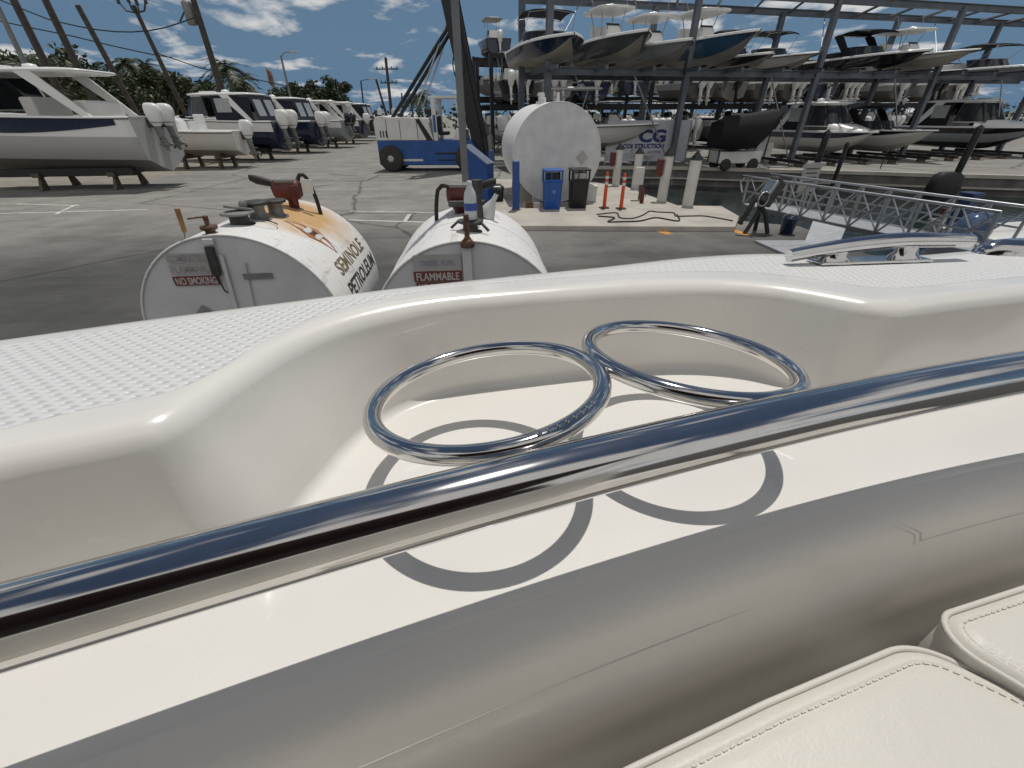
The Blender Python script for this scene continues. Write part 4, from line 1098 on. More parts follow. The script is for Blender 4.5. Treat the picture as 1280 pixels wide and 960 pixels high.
        mb.loft(rr_, cap=False, closed=False); mb.loft([[p - V((0, 0, .015)) for p in r_] for r_ in rr_], cap=False, closed=False); bo = mb.build('bimini_top', can, root)
        if top == 'bimini':
            for f_ in (.28, .58):
                mb = MB(); mb.tube([V((L * .43, -hw * .88, zd)), V((L * f_, -hw * .78, zt_ - .02)), V((L * f_, 0, zt_ + .10)), V((L * f_, hw * .78, zt_ - .02)), V((L * .43, hw * .88, zd))], .014, 6); mb.build('bimini_frame', alu, bo)
        else:
            for sg in (-1, 1):
                mb = MB(); mb.prism([(L * .44, zd - .05), (L * .50, zd - .05), (L * .36, zt_ + .02), (L * .28, zt_ + .02)], sg * hw * .84 - .035, sg * hw * .84 + .035); mb.build('tower_leg', can if can is bcanvas else blackp, root, bevel=.01)
            mb = MB(); mb.box((L * .32, 0, zt_ + .03), (.35, hw * 1.7, .07), bev=.02); mb.build('tower_arch', blackp, root)
    for e in engines: outboard(root, D, e, es, ecol, detail=detail)
    return root


def stands(x, y, rz, L, zb, par_lab, grp='boat stands on the left'):
    """wooden bunks and steel stands under a stored boat"""
    for i, f_ in enumerate((.22, .55)):
        r_ = empty('boat_stand', (x + math.cos(rz) * L * f_, y + math.sin(rz) * L * f_, 0), rz, par_lab + (', nearer its stern' if i == 0 else ', nearer its bow'), 'stand', grp)
        mb = MB(); mb.box((0, 0, zb - .02), (.30, 1.9, .16), bev=.01); mb.build('bunk', wood, r_)
        if i == 0 and L > 6:
            for sg in (-1, 1): mb = MB(); mb.box((2.2, sg * .75, zb + .08), (6.2, .22, .30), bev=.01); mb.build('long_bunk', rubber, r_)
        for sg in (-1, 1):
            mb = MB(); mb.prism([(sg * .85 - .20, .004), (sg * .85 + .20, .004), (sg * .72 + .07, zb - .1), (sg * .72 - .07, zb - .1)], -.06, .06, 'YZ'); mb.build('leg', wood, r_)


PI = math.pi
gl = 'boats stored in a row along the left of the yard'
SP = [G(205, 240), G(300, 204), G(356, 196), G(410, 190.5), G(440, 187.5), G(462, 184.5)]
bA = boat_make('express_cruiser', 10.6, 3.1, 2.0, (mat('hull_grey_bottom', (.20, .19, .17), .5, var=.04), mat('hull_silver', (.42, .42, .41), .3, var=.015), white), 'express', (-.4, .4), white, label='large white motor boat with navy band and open hardtop, nearest on the left', loc=(-14.7, 20.6, .60), rz=PI + .06, group=gl, stripe=navy, flare=.9, es=.85)
bB = boat_make('centre_console', 7.0, 2.4, 1.25, (bottom, offwhite, offwhite), 'open', (0,), white, label='small low white boat with a single white outboard behind the navy-banded boat', loc=(-15.6, 28.6, .62), rz=PI + .05, group=gl)
bC = boat_make('express_cruiser', 9.4, 3.0, 1.75, (navy, navy, white), 'canvas', (-.55, .55), white, label='navy and white boat with a clear-windowed canvas enclosure and two white outboards', loc=(-15.2, 33.3, .55), rz=PI - .10, group=gl, es=1.15)
bD = boat_make('express_cruiser', 9.6, 3.0, 1.8, (navy, navy, navy), 'canvas', (-.42, .42), white, label='navy boat wrapped in dark canvas with two white outboards set close together', loc=(-15.4, 40.2, .45), rz=PI - .12, group=gl, es=1.1)
bE = boat_make('express_cruiser', 9.2, 2.9, 1.7, (bottom, grey, white), 'express', (-.4, .4), blackp, label='white hardtop boat with two black-topped outboards beyond the navy canvas boat', loc=(-15.2, 46.5, .5), rz=PI - .15, group=gl)
bF = boat_make('express_cruiser', 9.0, 2.9, 1.7, (bottom, navy, white), 'express', (0,), white, label='white hardtop boat with a single white outboard, second before the forklift', loc=(-15.4, 52.5, .5), rz=PI - .15, group=gl)
bG = boat_make('express_cruiser', 9.0, 2.9, 1.7, (bottom, blackp, blackp), 'canvas', (0,), blackp, label='black canvas-covered boat showing just left of the forklift', loc=(-15.8, 59.0, .5), rz=PI - .15, group=gl)
bH = boat_make('centre_console', 8.4, 2.8, 1.5, (bottom, offwhite, white), 'ttop', (-.3, .3), white, label='pale boat with a T-top farthest along the left row, behind the forklift', loc=(-16.0, 66.0, .5), rz=PI - .15, group=gl)
for bo_, lab in ((bA, 'dark wooden stand under the large navy-banded boat'), (bB, 'dark wooden stand under the small white single-outboard boat'), (bC, 'dark stand under the navy and white canvas boat'), (bD, 'dark stand under the navy canvas boat'), (bE, 'dark stand under the boat with black-topped outboards'), (bF, 'dark stand under the single white outboard hardtop boat')):
    stands(bo_.location.x, bo_.location.y, bo_.rotation_euler.z, 9 if bo_ is not bB else 6, bo_.location.z, lab)
# pale loader boat far left edge (only its bimini edge and mast show): skipped, outside the frame

# ------------------------------------------------------------------ near rack
AX = V((.97, .243, 0)).normalized(); NX = V((AX.y, -AX.x, 0))
RP = V((16.98, 28.82, 0)); DEPTH = 3.3; ZS, ZR = 4.5, 7.42


def vplane(px, py, P0, ax=AX):
    nn_ = V((ax.y, -ax.x, 0)); r_ = ray(px, py); o = V((0, 0, CAM_H)); s_ = (P0 - o).dot(nn_) / r_.dot(nn_); return o + r_ * s_


def along(p, P0=None): return (p - (P0 or RP)).dot(AX)


rack = empty('boat_rack', (RP.x, RP.y, 0), math.atan2(AX.y, AX.x), 'tall grey open steel rack in front on the right, with an open roof frame', 'rack')
# local: +x along the rack, +y away from the viewer
tcols = [along(vplane(686, 60, RP)), along(vplane(861, 75, RP)), 0.0, 8.55, 17.1]
print('columns', tcols)
x_l, x_r = tcols[0], 21.0
for i, t in enumerate(tcols):
    for yy in (0, DEPTH):
        mb = MB(); mb.box((t - (.4 if yy else 0), yy, ZR / 2), (.26 if i else .30, .26, ZR)); mb.box((t - (.4 if yy else 0), yy, .02), (.5, .5, .04)); mb.build('column', galv, rack)
for yy, z, h_, nm in ((0, ZS - .18, .34, 'shelf_beam'), (DEPTH, ZS - .18, .34, 'shelf_beam'), (0, ZR, .30, 'roof_beam'), (DEPTH, ZR, .30, 'roof_beam')):
    mb = MB(); mb.box(((x_l + x_r) / 2, yy, z + .14), (x_r - x_l + .4, .20, .03)); mb.box(((x_l + x_r) / 2, yy, z - .14), (x_r - x_l + .4, .20, .03)); mb.box(((x_l + x_r) / 2, yy, z), (x_r - x_l + .4, .03, h_ - .06)); mb.build(nm, galv, rack)
nb = int((x_r - x_l) / 2.3)
for i in range(nb + 1):
    t = x_l + i * (x_r - x_l) / nb
    mb = MB(); mb.tube([(t - .9, .1, ZR), (t + .9, DEPTH - .1, ZR)], .075, 4); mb.build('rafter', galv, rack)
    mb = MB(); mb.box((t, DEPTH / 2, ZS - .10), (.14, DEPTH + 2.6, .16)); mb.build('shelf_arm', galv, rack)
    mb = MB(); mb.box((t + .5, DEPTH / 2, ZS + .02), (.10, DEPTH + 2.2, .10)); mb.build('carpet_bunk', rubber, rack)
for i in range(1, len(tcols)):
    a, b = tcols[i - 1], tcols[i]
    mb = MB(); mb.tube([(a, 0, ZS + .1), (a + 2.6, DEPTH, ZR - .2)], .025, 6); mb.build('brace_rod', alu, rack)
    mb = MB(); mb.tube([(b - .2, .05, .3), (b - 2.9, .05, ZS - .3)], .035, 6); mb.build('brace_rod', alu, rack)
    mb = MB(); mb.tube([(a + .1, DEPTH, .3), (a + 3.2, DEPTH, ZS - .3)], .035, 6); mb.build('brace_rod', galv, rack)
rz_n = math.atan2(NX.y, NX.x)


def rack_boat(bow_px, o, zb, name, L, B, cols, top, lab, engines=(0,), D=None, **kw):
    p = vplane(bow_px[0], bow_px[1], RP + NX * o)
    Dd = D or (p.z - zb) / 1.02
    print(name, 'bow', [round(q, 2) for q in p], 'D', round(Dd, 2))
    st = V((p.x, p.y, 0)) - NX * L
    kw.setdefault('flare', .35); kw.setdefault('th', 1.22); B *= 1.08
    return boat_make(name, L, B, Dd, cols, top, engines, label=lab, loc=(st.x, st.y, zb), rz=rz_n, **kw)


gt = "boats on the near rack's top shelf"
rack_boat((718, 42), 2.2, ZS + .05, 'bowrider', 7.0, 2.7, (bottom, navy, navy), 'bimini', 'navy hulled boat with a dark bimini, first on the left of the top shelf', group=gt)
rack_boat((811, 38), 2.6, ZS + .05, 'centre_console', 7.6, 2.6, (bottom, mat('hull_charcoal', (.075, .08, .085), .25), mat('hull_charcoal', (.075, .08, .085), .25)), 'ttop', 'grey hulled boat with a round white T-top, second on the top shelf', group=gt)
rack_boat((866, 49), 2.4, ZS + .05, 'centre_console', 7.2, 2.5, (bottom, grey, grey), 'ttop', 'grey and beige hulled centre console between the grey boat and the blue boat', group=gt)
rack_boat((951, 38), 2.8, ZS + .05, 'centre_console', 8.6, 2.7, (bottom, blue_hull, blue_hull), 'ttop', 'blue hulled boat with a dark T-top on the top shelf', group=gt, can=canvas)
rack_boat((968, 66), .6, ZS + .05, 'bowrider', 6.6, 2.4, (bottom, blackp, blackp), 'bimini', 'black low boat with black bimini tucked right of the blue boat', group=gt, can=bcanvas)
rack_boat((1024, 66), .4, ZS + .05, 'bowrider', 6.8, 2.4, (bottom, offwhite, offwhite), 'bimini', 'beige boat with a dark bimini beside a rack column on the top shelf', group=gt, can=bcanvas)
rack_boat((1166, 62), 1.6, ZS + .05, 'wake_boat', 7.6, 2.6, (blackp, blackp, blackp), 'tower', 'big black boat with a raked black tower top on the top shelf', group=gt, engines=(), can=bcanvas)
rack_boat((1226, 62), 2.4, ZS + .05, 'centre_console', 8.0, 2.6, (bottom, bottom, offwhite), 'ttop', 'beige hulled boat with a white T-top right of the big black boat', group=gt)
rack_boat((1345, 78), 2.2, ZS + .05, 'centre_console', 8.6, 2.8, (bottom, grey, grey), 'bimini', 'grey boat cut off by the right edge of the photo on the top shelf', group=gt)
gg = 'boats on the ground level of the near rack'
rack_boat((1094, 176), 1.9, .34, 'bowrider', 7.4, 2.6, (offwhite, offwhite, navy), 'canvas', 'navy and pale pink hulled boat with a hardtop, leftmost on the ground level', group=gg, D=1.2, engines=())
rack_boat((1166, 180), 2.2, .34, 'wake_boat', 7.4, 2.6, (offwhite, offwhite, white), 'tower', 'white boat with a black tower standing mid on the ground level', group=gg, D=1.2, engines=(), can=bcanvas, stripe=blackp)
rack_boat((1300, 182), 2.8, .34, 'wake_boat', 8.4, 2.8, (blackp, grey, blackp), 'canvas', 'large dark boat with a grey canopy at the right of the ground level', group=gg, D=1.3, engines=(), can=bcanvas)
for i in range(9):
    t = -1.6 + i * 2.2; p = RP + AX * t + NX * .4
    o = empty('ground_bunk', (p.x, p.y, 0), math.atan2(AX.y, AX.x), ['first', 'second', 'third', 'fourth', 'fifth', 'sixth', 'seventh', 'eighth', 'ninth'][i] + ' low black bunk from the left under the ground level boats', 'bunk', 'low bunks under the ground level boats')
    mb = MB(); mb.box((0, 0, .24), (.22, 4.6, .14), bev=.01); mb.build('bunk_rail', rubber, o)
    for sg in (-1, 0, 1): mb = MB(); mb.box((0, sg * 1.9, .09), (.34, .30, .18), bev=.01); mb.build('leg', wood, o)

# ------------------------------------------------------------------ far rack, boats stored stern out
FP = V((-3.4, 50.5, 0)); FD = 6.0; zl = (.35, 4.1, 7.15)
fr_ = empty('boat_rack', (FP.x, FP.y, 0), math.atan2(AX.y, AX.x), 'long dark steel rack far behind, holding boats with their sterns out', 'rack')
FLEN = 66.0
for i in range(9):
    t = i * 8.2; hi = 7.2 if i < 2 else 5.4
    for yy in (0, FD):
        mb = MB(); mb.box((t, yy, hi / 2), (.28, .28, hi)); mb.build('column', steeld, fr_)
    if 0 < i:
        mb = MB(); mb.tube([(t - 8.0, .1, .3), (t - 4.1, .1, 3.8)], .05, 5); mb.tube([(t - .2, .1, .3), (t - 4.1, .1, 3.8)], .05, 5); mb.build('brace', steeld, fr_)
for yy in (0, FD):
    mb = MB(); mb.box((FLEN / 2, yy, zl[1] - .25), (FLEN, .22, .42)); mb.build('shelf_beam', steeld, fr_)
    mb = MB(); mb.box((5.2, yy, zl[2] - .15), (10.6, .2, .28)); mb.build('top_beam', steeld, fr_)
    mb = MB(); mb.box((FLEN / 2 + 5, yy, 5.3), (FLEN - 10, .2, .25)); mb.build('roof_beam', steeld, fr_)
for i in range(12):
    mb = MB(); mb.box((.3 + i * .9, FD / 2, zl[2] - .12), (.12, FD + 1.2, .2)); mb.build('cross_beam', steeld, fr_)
FN = -NX; rz_f = math.atan2(FN.y, FN.x)
gf = "boats stored stern out on the far rack"
dkb = mat('stored_bottom_shaded', (.10, .095, .085), .6); pale = mat('stored_white_shaded', (.30, .30, .29), .4); sandb = mat('stored_sand_shaded', (.20, .19, .17), .4)  # hull colours darkened to carry the shade on the far sterns
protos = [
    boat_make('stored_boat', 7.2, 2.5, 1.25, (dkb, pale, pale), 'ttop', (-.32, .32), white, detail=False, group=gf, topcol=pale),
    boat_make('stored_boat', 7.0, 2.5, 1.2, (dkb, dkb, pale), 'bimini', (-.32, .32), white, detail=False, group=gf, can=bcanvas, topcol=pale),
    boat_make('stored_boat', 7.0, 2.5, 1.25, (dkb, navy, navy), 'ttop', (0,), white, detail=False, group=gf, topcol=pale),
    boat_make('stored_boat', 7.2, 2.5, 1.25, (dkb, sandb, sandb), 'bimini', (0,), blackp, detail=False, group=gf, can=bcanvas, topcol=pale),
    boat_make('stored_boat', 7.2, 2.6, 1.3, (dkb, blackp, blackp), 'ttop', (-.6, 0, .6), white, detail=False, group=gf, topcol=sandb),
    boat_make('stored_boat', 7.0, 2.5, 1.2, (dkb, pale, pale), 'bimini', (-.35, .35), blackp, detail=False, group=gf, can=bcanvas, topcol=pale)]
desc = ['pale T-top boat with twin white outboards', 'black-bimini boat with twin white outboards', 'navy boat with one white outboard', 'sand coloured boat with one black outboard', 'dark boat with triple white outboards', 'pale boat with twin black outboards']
ordn = 'first second third fourth fifth sixth seventh eighth ninth tenth eleventh twelfth thirteenth fourteenth fifteenth sixteenth seventeenth eighteenth nineteenth twentieth twenty-first twenty-second'.split()
MP = RP - NX * 13.0 + AX * tcols[0]; MZ = (.35, 3.25)
mr = empty('boat_rack', (MP.x, MP.y, 0), math.atan2(AX.y, AX.x), 'dark steel rack across the aisle, right behind the tall open rack', 'rack')
MLEN = 46.0
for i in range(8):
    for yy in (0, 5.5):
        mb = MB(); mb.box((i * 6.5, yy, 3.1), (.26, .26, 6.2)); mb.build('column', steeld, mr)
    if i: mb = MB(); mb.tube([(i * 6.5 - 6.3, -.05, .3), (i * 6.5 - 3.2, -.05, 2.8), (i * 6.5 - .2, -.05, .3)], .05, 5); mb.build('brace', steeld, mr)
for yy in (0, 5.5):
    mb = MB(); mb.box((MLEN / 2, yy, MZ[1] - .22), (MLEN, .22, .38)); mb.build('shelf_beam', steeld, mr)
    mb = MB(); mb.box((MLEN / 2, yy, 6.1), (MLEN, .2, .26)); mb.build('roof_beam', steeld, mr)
used = set()
rnd = random.Random(11)
for lv, zz_ in enumerate(zl):
    for i in range(22 if lv < 2 else 1):
        t = 1.7 + i * 2.95 if lv < 2 else 2.2
        kd = rnd.randrange(6) if lv < 2 else 2
        if lv == 1 and i == 0: kd = 1
        if lv == 1 and i == 1: kd = 5
        if lv == 1 and i in (8, 15): continue
        if lv == 0 and i in (0, 1): kd = 2 if i else 0
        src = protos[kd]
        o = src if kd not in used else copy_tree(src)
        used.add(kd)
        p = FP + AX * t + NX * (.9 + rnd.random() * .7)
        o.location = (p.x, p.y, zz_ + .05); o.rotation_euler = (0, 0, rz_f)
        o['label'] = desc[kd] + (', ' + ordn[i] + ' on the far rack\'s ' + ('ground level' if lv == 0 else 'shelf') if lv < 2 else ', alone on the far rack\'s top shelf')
gm = 'boats stored stern out on the rack across the aisle'
for lv, zz_ in enumerate(MZ):
    for i in range(15):
        if (lv, i) in ((1, 3), (1, 4), (1, 11), (0, 9)): continue
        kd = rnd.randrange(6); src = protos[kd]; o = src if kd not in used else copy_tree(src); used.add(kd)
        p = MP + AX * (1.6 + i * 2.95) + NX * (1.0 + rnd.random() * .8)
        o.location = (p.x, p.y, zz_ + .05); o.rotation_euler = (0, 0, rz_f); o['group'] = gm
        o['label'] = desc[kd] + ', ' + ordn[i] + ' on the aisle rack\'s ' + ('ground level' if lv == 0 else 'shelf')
for kd, src in enumerate(protos):
    if kd not in used:
        for c in list(src.children_recursive): bpy.data.objects.remove(c)
        bpy.data.objects.remove(src)

# ------------------------------------------------------------------ forklift
fk = empty('marina_forklift', (-4.25, 26.4, 0), -.05, 'big blue and white forklift with a very tall black mast', 'forklift')
mb = MB(); mb.prism([(-2.72, .32), (-2.70, 1.45), (2.3, 1.45), (2.55, 1.0), (2.55, .45), (1.4, .30), (-1.4, .30)], -.95, .95); mb.build('chassis', fblue, fk, bevel=.03)
mb = MB(); mb.prism([(-2.75, 1.46), (-2.75, 2.30), (-2.6, 2.52), (-2.2, 2.56), (-1.95, 2.5), (.05, 2.45), (.30, 1.46)], -.92, .92); hood = mb.build('engine_hood', fwhite, fk, bevel=.04)
for x in (-2.1, -1.4, -.5):
    mb = MB(); mb.box((x, -.925, 1.95), (.025, .012, .85)); mb.build('panel_gap', steeld, hood)
mb = MB(); mb.prism([(-.55, 2.40), (-.35, 2.42), (.55, 1.05), (.20, 1.0)], -.935, -.922); mb.build('access_slot', steeld, hood)
for x in (-1.75, -2.5):
    mb = MB(); mb.lathe([(.12, 2.6), (.13, 2.8), (.06, 2.9)], (x, -.4, 0), 12); mb.build('air_cleaner', fwhite, hood)
mb = MB(); mb.box((.05, -.0, 2.72), (.5, .5, .25), bev=.05); mb.build('exhaust_box', steeld, hood)
for sy in (-.82, .82):
    mb = MB(); mb.box((.42, sy, 2.35), (.22, .14, 2.0), bev=.02); mb.build('guard_post', fwhite, fk)
    mb = MB(); mb.tube([(2.0, sy, 1.3), (1.75, sy, 2.3), (1.55, sy, 3.25)], .05, 8); mb.build('guard_post', fwhite, fk)
mb = MB(); mb.box((1.05, 0, 3.33), (1.7, 1.8, .12), bev=.03)
mb.build('guard_roof', fwhite, fk)
mb = MB(); mb.box((.72, 0, 1.75), (.55, .6, .16), bev=.05); mb.box((.50, 0, 2.15), (.16, .58, .75), bev=.05); mb.build('operator_seat', rubber, fk)
mb = MB(); mb.prism([(1.3, 1.45), (1.9, 1.45), (1.95, 1.9), (1.7, 2.05), (1.5, 1.9)], -.8, .8); mb.build('dashboard', fwhite, fk, bevel=.03)
mb = MB(); mb.tube([V((1.38 + .06 * math.sin(a), .22 * math.cos(a), 2.12 + .2 * math.sin(a))) for a in (2 * PI * i / 16 for i in range(16))], .022, 6, loop=True); mb.tube([(1.38, 0, 2.12), (1.6, 0, 1.9)], .03, 6); mb.build('steering_wheel', rubber, fk)
for x in (-2.45, -2.3, -2.15): mb = MB(); mb.box((x, -.926, 1.75), (.06, .010, .30)); mb.build('vent_slot', steeld, hood)
mb = MB(); mb.lathe([(.05, 2.5), (.05, 3.1), (.07, 3.12), (.06, 3.2)], (-1.0, .5, 0), 10); mb.build('exhaust_stack', castd, hood)
mb = MB(); mb.box((1.8, -.6, 3.45), (.16, .2, .14), bev=.02); mb.build('work_lamp', steeld, fk)
mb = MB(); mb.box((-1.0, -.955, .55), (1.3, .012, .10)); mb.build('warning_stripe', fwhite, fk)
mb = MB(); mb.box((.9, -.86, .86), (1.1, .20, .08), bev=.01); mb.box((.9, -.86, .55), (.9, .22, .06), bev=.01); mb.build('step', steeld, fk)
mb = MB(); mb.box((.42, -.895, 2.2), (.13, .012, .75)); mb.build('blue_badge', fblue, fk)
for x in (-2.03, 2.05):
    for sy in (-1, 1):
        yc = sy * .98
        mb = MB(); mb.lathe([(.33, -.20), (.55, -.20), (.615, -.15), (.63, 0), (.615, .15), (.55, .20), (.33, .20)], (x, yc, .63), 32, 'Y'); wh = mb.build('wheel', tyre, fk)
        mb = MB(); mb.lathe([(.05, -.21), (.16, -.20), (.17, -.12), (.30, -.11), (.34, -.17), (.34, .17), (.30, .11), (.05, .11)], (x, yc, .63), 24, 'Y'); mb.build('rim', mat('rim_grey', (.45, .44, .42), .5), wh)
# mast, tilted back
MA = V((2.75, 0, .25)); MT = AT(561, 0, 26.4) - V((-4.25, 26.4, 0)); MT = MA + (MT - MA) * 1.12; MT.y = 0; md_ = (MT - MA).normalized()
tilt = math.atan2(md_.x, md_.z)


def mast_box(c_along, y, sz, dx=0.0):
    c = MA + md_ * c_along + V((dx, y, 0)); return c, sz, (0, tilt, 0)


for sy in (-.52, .52):
    mb = MB(); c, sz, ro = mast_box(5.5, sy, (.55, .13, 11.0)); mb.box(c, sz, ro); mb.build('mast_rail', steeld, fk)
    mb = MB(); c, sz, ro = mast_box(5.6, sy * .68, (.45, .10, 10.6), .25); mb.box(c, sz, ro); mb.build('inner_rail', steeld, fk)
    mb = MB(); p0, p1 = MA + V((.1, sy * .45, .4)), MA + md_ * 8.6 + V((.1, sy * .45, 0)); mb.cyl(p0, p1, .07, n=10); mb.build('lift_cylinder', castd, fk)
    mb = MB(); mb.cyl((-1.9, sy * 1.25, 2.35), MA + md_ * 6.0 + V((-.15, sy * .9, 0)), .085, .085, 10); cy_ = mb.build('tilt_cylinder', steeld, fk)
    mb = MB(); mb.cyl((-.4, sy * 1.25 - .0, 3.0), MA + md_ * 6.3 + V((-.1, sy * .9, 0)), .045, n=8); mb.build('cylinder_rod', alu, cy_)
for i in range(6):
    mb = MB(); c, sz, ro = mast_box(.5 + i * 2.05, 0, (.14, 1.12, .22), -.1); mb.box(c, sz, ro); mb.build('mast_crossmember', steeld, fk)
for sy in (-.15, .18):
    mb = MB(); p0, p1 = MA + V((.2, sy, 1.0)), MA + md_ * 10.5 + V((.15, sy, 0)); mb.cyl(p0, p1, .025, n=6); mb.build('lift_chain', castd, fk)
mb = MB(); mb.tube(catmull([V((1.7, -.6, 5.3)), V((1.55, -.75, 4.6)), V((1.75, -.7, 4.0)), V((2.1, -.6, 4.6)), V((2.0, -.5, 5.4))], .15), .03, 6); mb.build('hydraulic_hose', rubber, fk)
mb = MB(); mb.box((3.05, 0, .95), (.16, 1.9, 1.35), (0, tilt, 0), bev=.02); mb.box((3.0, 0, 1.9), (.10, 1.6, .5), (0, tilt, 0)); car = mb.build('carriage', steeld, fk)
for sy in (-.6, .6):
    mb = MB(); mb.prism([(3.10, 1.6), (3.26, 1.6), (3.36, .42), (6.4, .34), (6.4, .28), (3.22, .24)], sy - .11, sy + .11); mb.build('fork', castg, fk)

# ------------------------------------------------------------------ far bank: banner, trailered boat, cart, pilings
bY = 27.2
tr, br = AT(866, 150, bY), AT(856, 201, bY); wB = 4.6; hB = tr.z - max(br.z, .12)
bn = empty('banner', (tr.x - wB / 2, bY, 0), .06, 'white banner with big navy letters standing at the head of the canal', 'banner')
z0b = max(br.z, .12)
mb = MB(); mb.box((0, 0, z0b + hB / 2), (wB, .03, hB)); pnl = mb.build('banner_panel', mat('banner_white', (.47, .49, .53), .55, var=.04), bn)
mb = MB()
for x in (-wB / 2 - .03, wB / 2 + .03): mb = MB(); mb.box((x, 0, (z0b + hB) / 2), (.06, .06, z0b + hB)); mb.build('banner_post', alu, bn)
xr = AT(833, 170, bY).x - (tr.x - wB / 2); zc1 = AT(820, 177, bY).z
put_text('banner_text', 'CG', .80, 1.55, (xr - 1.55, -.02, zc1), (1, 0, 0), (0, 0, 1), letterb, pnl)
zc2 = AT(820, 185, bY).z
put_text('banner_text', 'CONSTRUCTION', .30, 2.35, (xr - 2.38, -.02, zc2), (1, 0, 0), (0, 0, 1), letterb, pnl)
zc3 = AT(820, 191.5, bY).z
put_text('banner_text', 'BETTER', .15, .8, (xr - .92, -.02, zc3), (1, 0, 0), (0, 0, 1), MATS['label_dark'], pnl)
bw = AT(824, 152, 26.9)
tb = boat_make('centre_console', 8.2, 2.4, 1.15, (bottom, offwhite, offwhite), 'ttop', (0,), white, label='long white open boat on a trailer behind the huge tank', loc=(bw.x - 8.1, 28.0, .85), rz=-.13, flare=.5)
trl = empty('boat_trailer', (bw.x - 8.1, 28.0, 0), -.13, 'galvanised trailer under the long white boat behind the tank', 'trailer')
for sg in (-1, 1):
    mb = MB(); mb.box((3.6, sg * .8, .62), (6.6, .12, .14)); mb.build('frame_rail', alu, trl)
    mb = MB(); mb.box((3.0, sg * .6, .80), (4.5, .12, .10)); mb.build('bunk', wood, trl)
    for x in (2.2, 3.1):
        mb = MB(); mb.lathe([(.12, -.1), (.30, -.11), (.34, 0), (.30, .11), (.12, .1)], (x, sg * 1.12, .34), 20, 'Y'); w_ = mb.build('wheel', tyre, trl)
        mb = MB(); mb.lathe([(.03, -.115), (.18, -.11), (.19, .11), (.03, .115)], (x, sg * 1.12, .34), 14, 'Y'); mb.build('rim', castg, w_)
mb = MB(); mb.box((7.4, 0, .62), (1.6, .12, .12)); mb.box((7.0, 0, .8), (.1, .1, .6)); mb.cyl((7.9, 0, .004), (7.9, 0, .62), .04); mb.build('tongue', alu, trl)
cp_ = G(922, 214); ct = empty('covered_cart', (cp_.x, cp_.y + .7, 0), .1, 'utility cart under a slanting black tarpaulin on the far bank', 'cart')
mb = MB(); mb.box((0, 0, .62), (2.3, 1.1, .55), bev=.04); mb.build('body', fwhite, ct)
mb = MB(); mb.loft([[V((x, yy, z)) for yy, z in ((-.7, z0), (-.65, z1), (0, z1 + .1), (.65, z1), (.7, z0))] for x, z0, z1 in ((-1.35, 1.15, 2.15), (-.7, .95, 2.35), (.6, 1.05, 2.5), (1.5, 2.1, 2.62))], closed=True); mb.build('tarpaulin', bcanvas, ct)
for sx in (-.75, .75):
    for sg in (-1, 1):
        mb = MB(); mb.lathe([(.12, -.09), (.26, -.09), (.29, 0), (.26, .09), (.12, .09)], (sx, sg * .56, .29), 18, 'Y'); mb.build('wheel', tyre, ct)
mb = MB(); mb.box((1.25, -.45, .95), (.85, .03, .62)); mb.build('side_panel', signfade, ct)
for x, yy in ((-1.2, -.5), (1.3, -.5), (-1.2, .5), (1.3, .5)): mb = MB(); mb.cyl((x, yy, .35), (x, yy, 2.2), .03, n=6); mb.build('canopy_post', steeld, ct)
for i, (px, py, Y, tz, lab) in enumerate(((1023, 200, 22.4, 1.75, 'black piling with a pointed cap rising behind the notice board'), (1052, 200, 21.6, 1.35, 'slim black piling right of the notice board on the far bank'), (1200, 210, 18.9, 2.0, 'tall black piling on the right with a dark fender at its foot'))):
    p = AT(px, py, Y); o = empty('piling', (p.x, Y, 0), 0, lab, 'piling', 'black pilings on the far bank')
    r_ = (.14, .09, .12)[i]; mb = MB(); mb.cyl((0, 0, -1.2), (0, 0, tz), r_, n=16); mb.build('pile', blackp, o)
    mb = MB(); mb.lathe([(r_ * 1.1, tz), (r_ * 1.1, tz + .03), (.01, tz + r_ * 1.2)], (0, 0, 0), 16); mb.build('cap', blackp, o)
    if i == 2: mb = MB(); mb.loft([sring(-.3, 0, z, lx, ly, 3, 16) for z, lx, ly in ((-.5, 1.0, .6), (-.1, 1.2, .7), (.35, 1.1, .6), (.5, .7, .4))]); mb.build('fender', rubber, o)
p = AT(1012, 222, 20.4); nbd = empty('notice_board', (p.x, 20.4, 0), .15, 'pale notice board standing at the canal edge in front of the black pilings', 'sign')
mb = MB(); mb.box((0, 0, p.z), (.85, .03, 1.15), bev=.01); mb.build('board', signfade, nbd)
mb = MB(); mb.box((0, .05, (p.z - .8) / 2), (.10, .06, p.z + .8 + .3)); mb.build('post', alu, nbd)
for k_ in range(4):
    mb = MB(); mb.box((0, -.02, p.z + .35 - k_ * .17), (.62 - .1 * (k_ % 2), .006, .06)); mb.build('print_line', MATS['label_dark'], nbd)
for k_, (px, py) in enumerate(((985, 207), (930, 206), (1100, 211))):
    p = G(px, py); o = empty('safety_stake', (p.x, p.y, 0), 0, ('thin stake on the far bank beside the tarpaulin cart', 'thin stake directly behind the tarpaulin cart', 'thin stake in front of the white ground level boat')[k_], 'stake', 'thin stakes on the far bank')
    mb = MB(); mb.cyl((0, 0, .004), (0, 0, .8), .025, n=8); mb.build('rod', steeld, o); mb = MB(); mb.lathe([(.05, .8), (.05, .9), (.02, .93)], (0, 0, 0), 8); mb.build('tip', red, o)

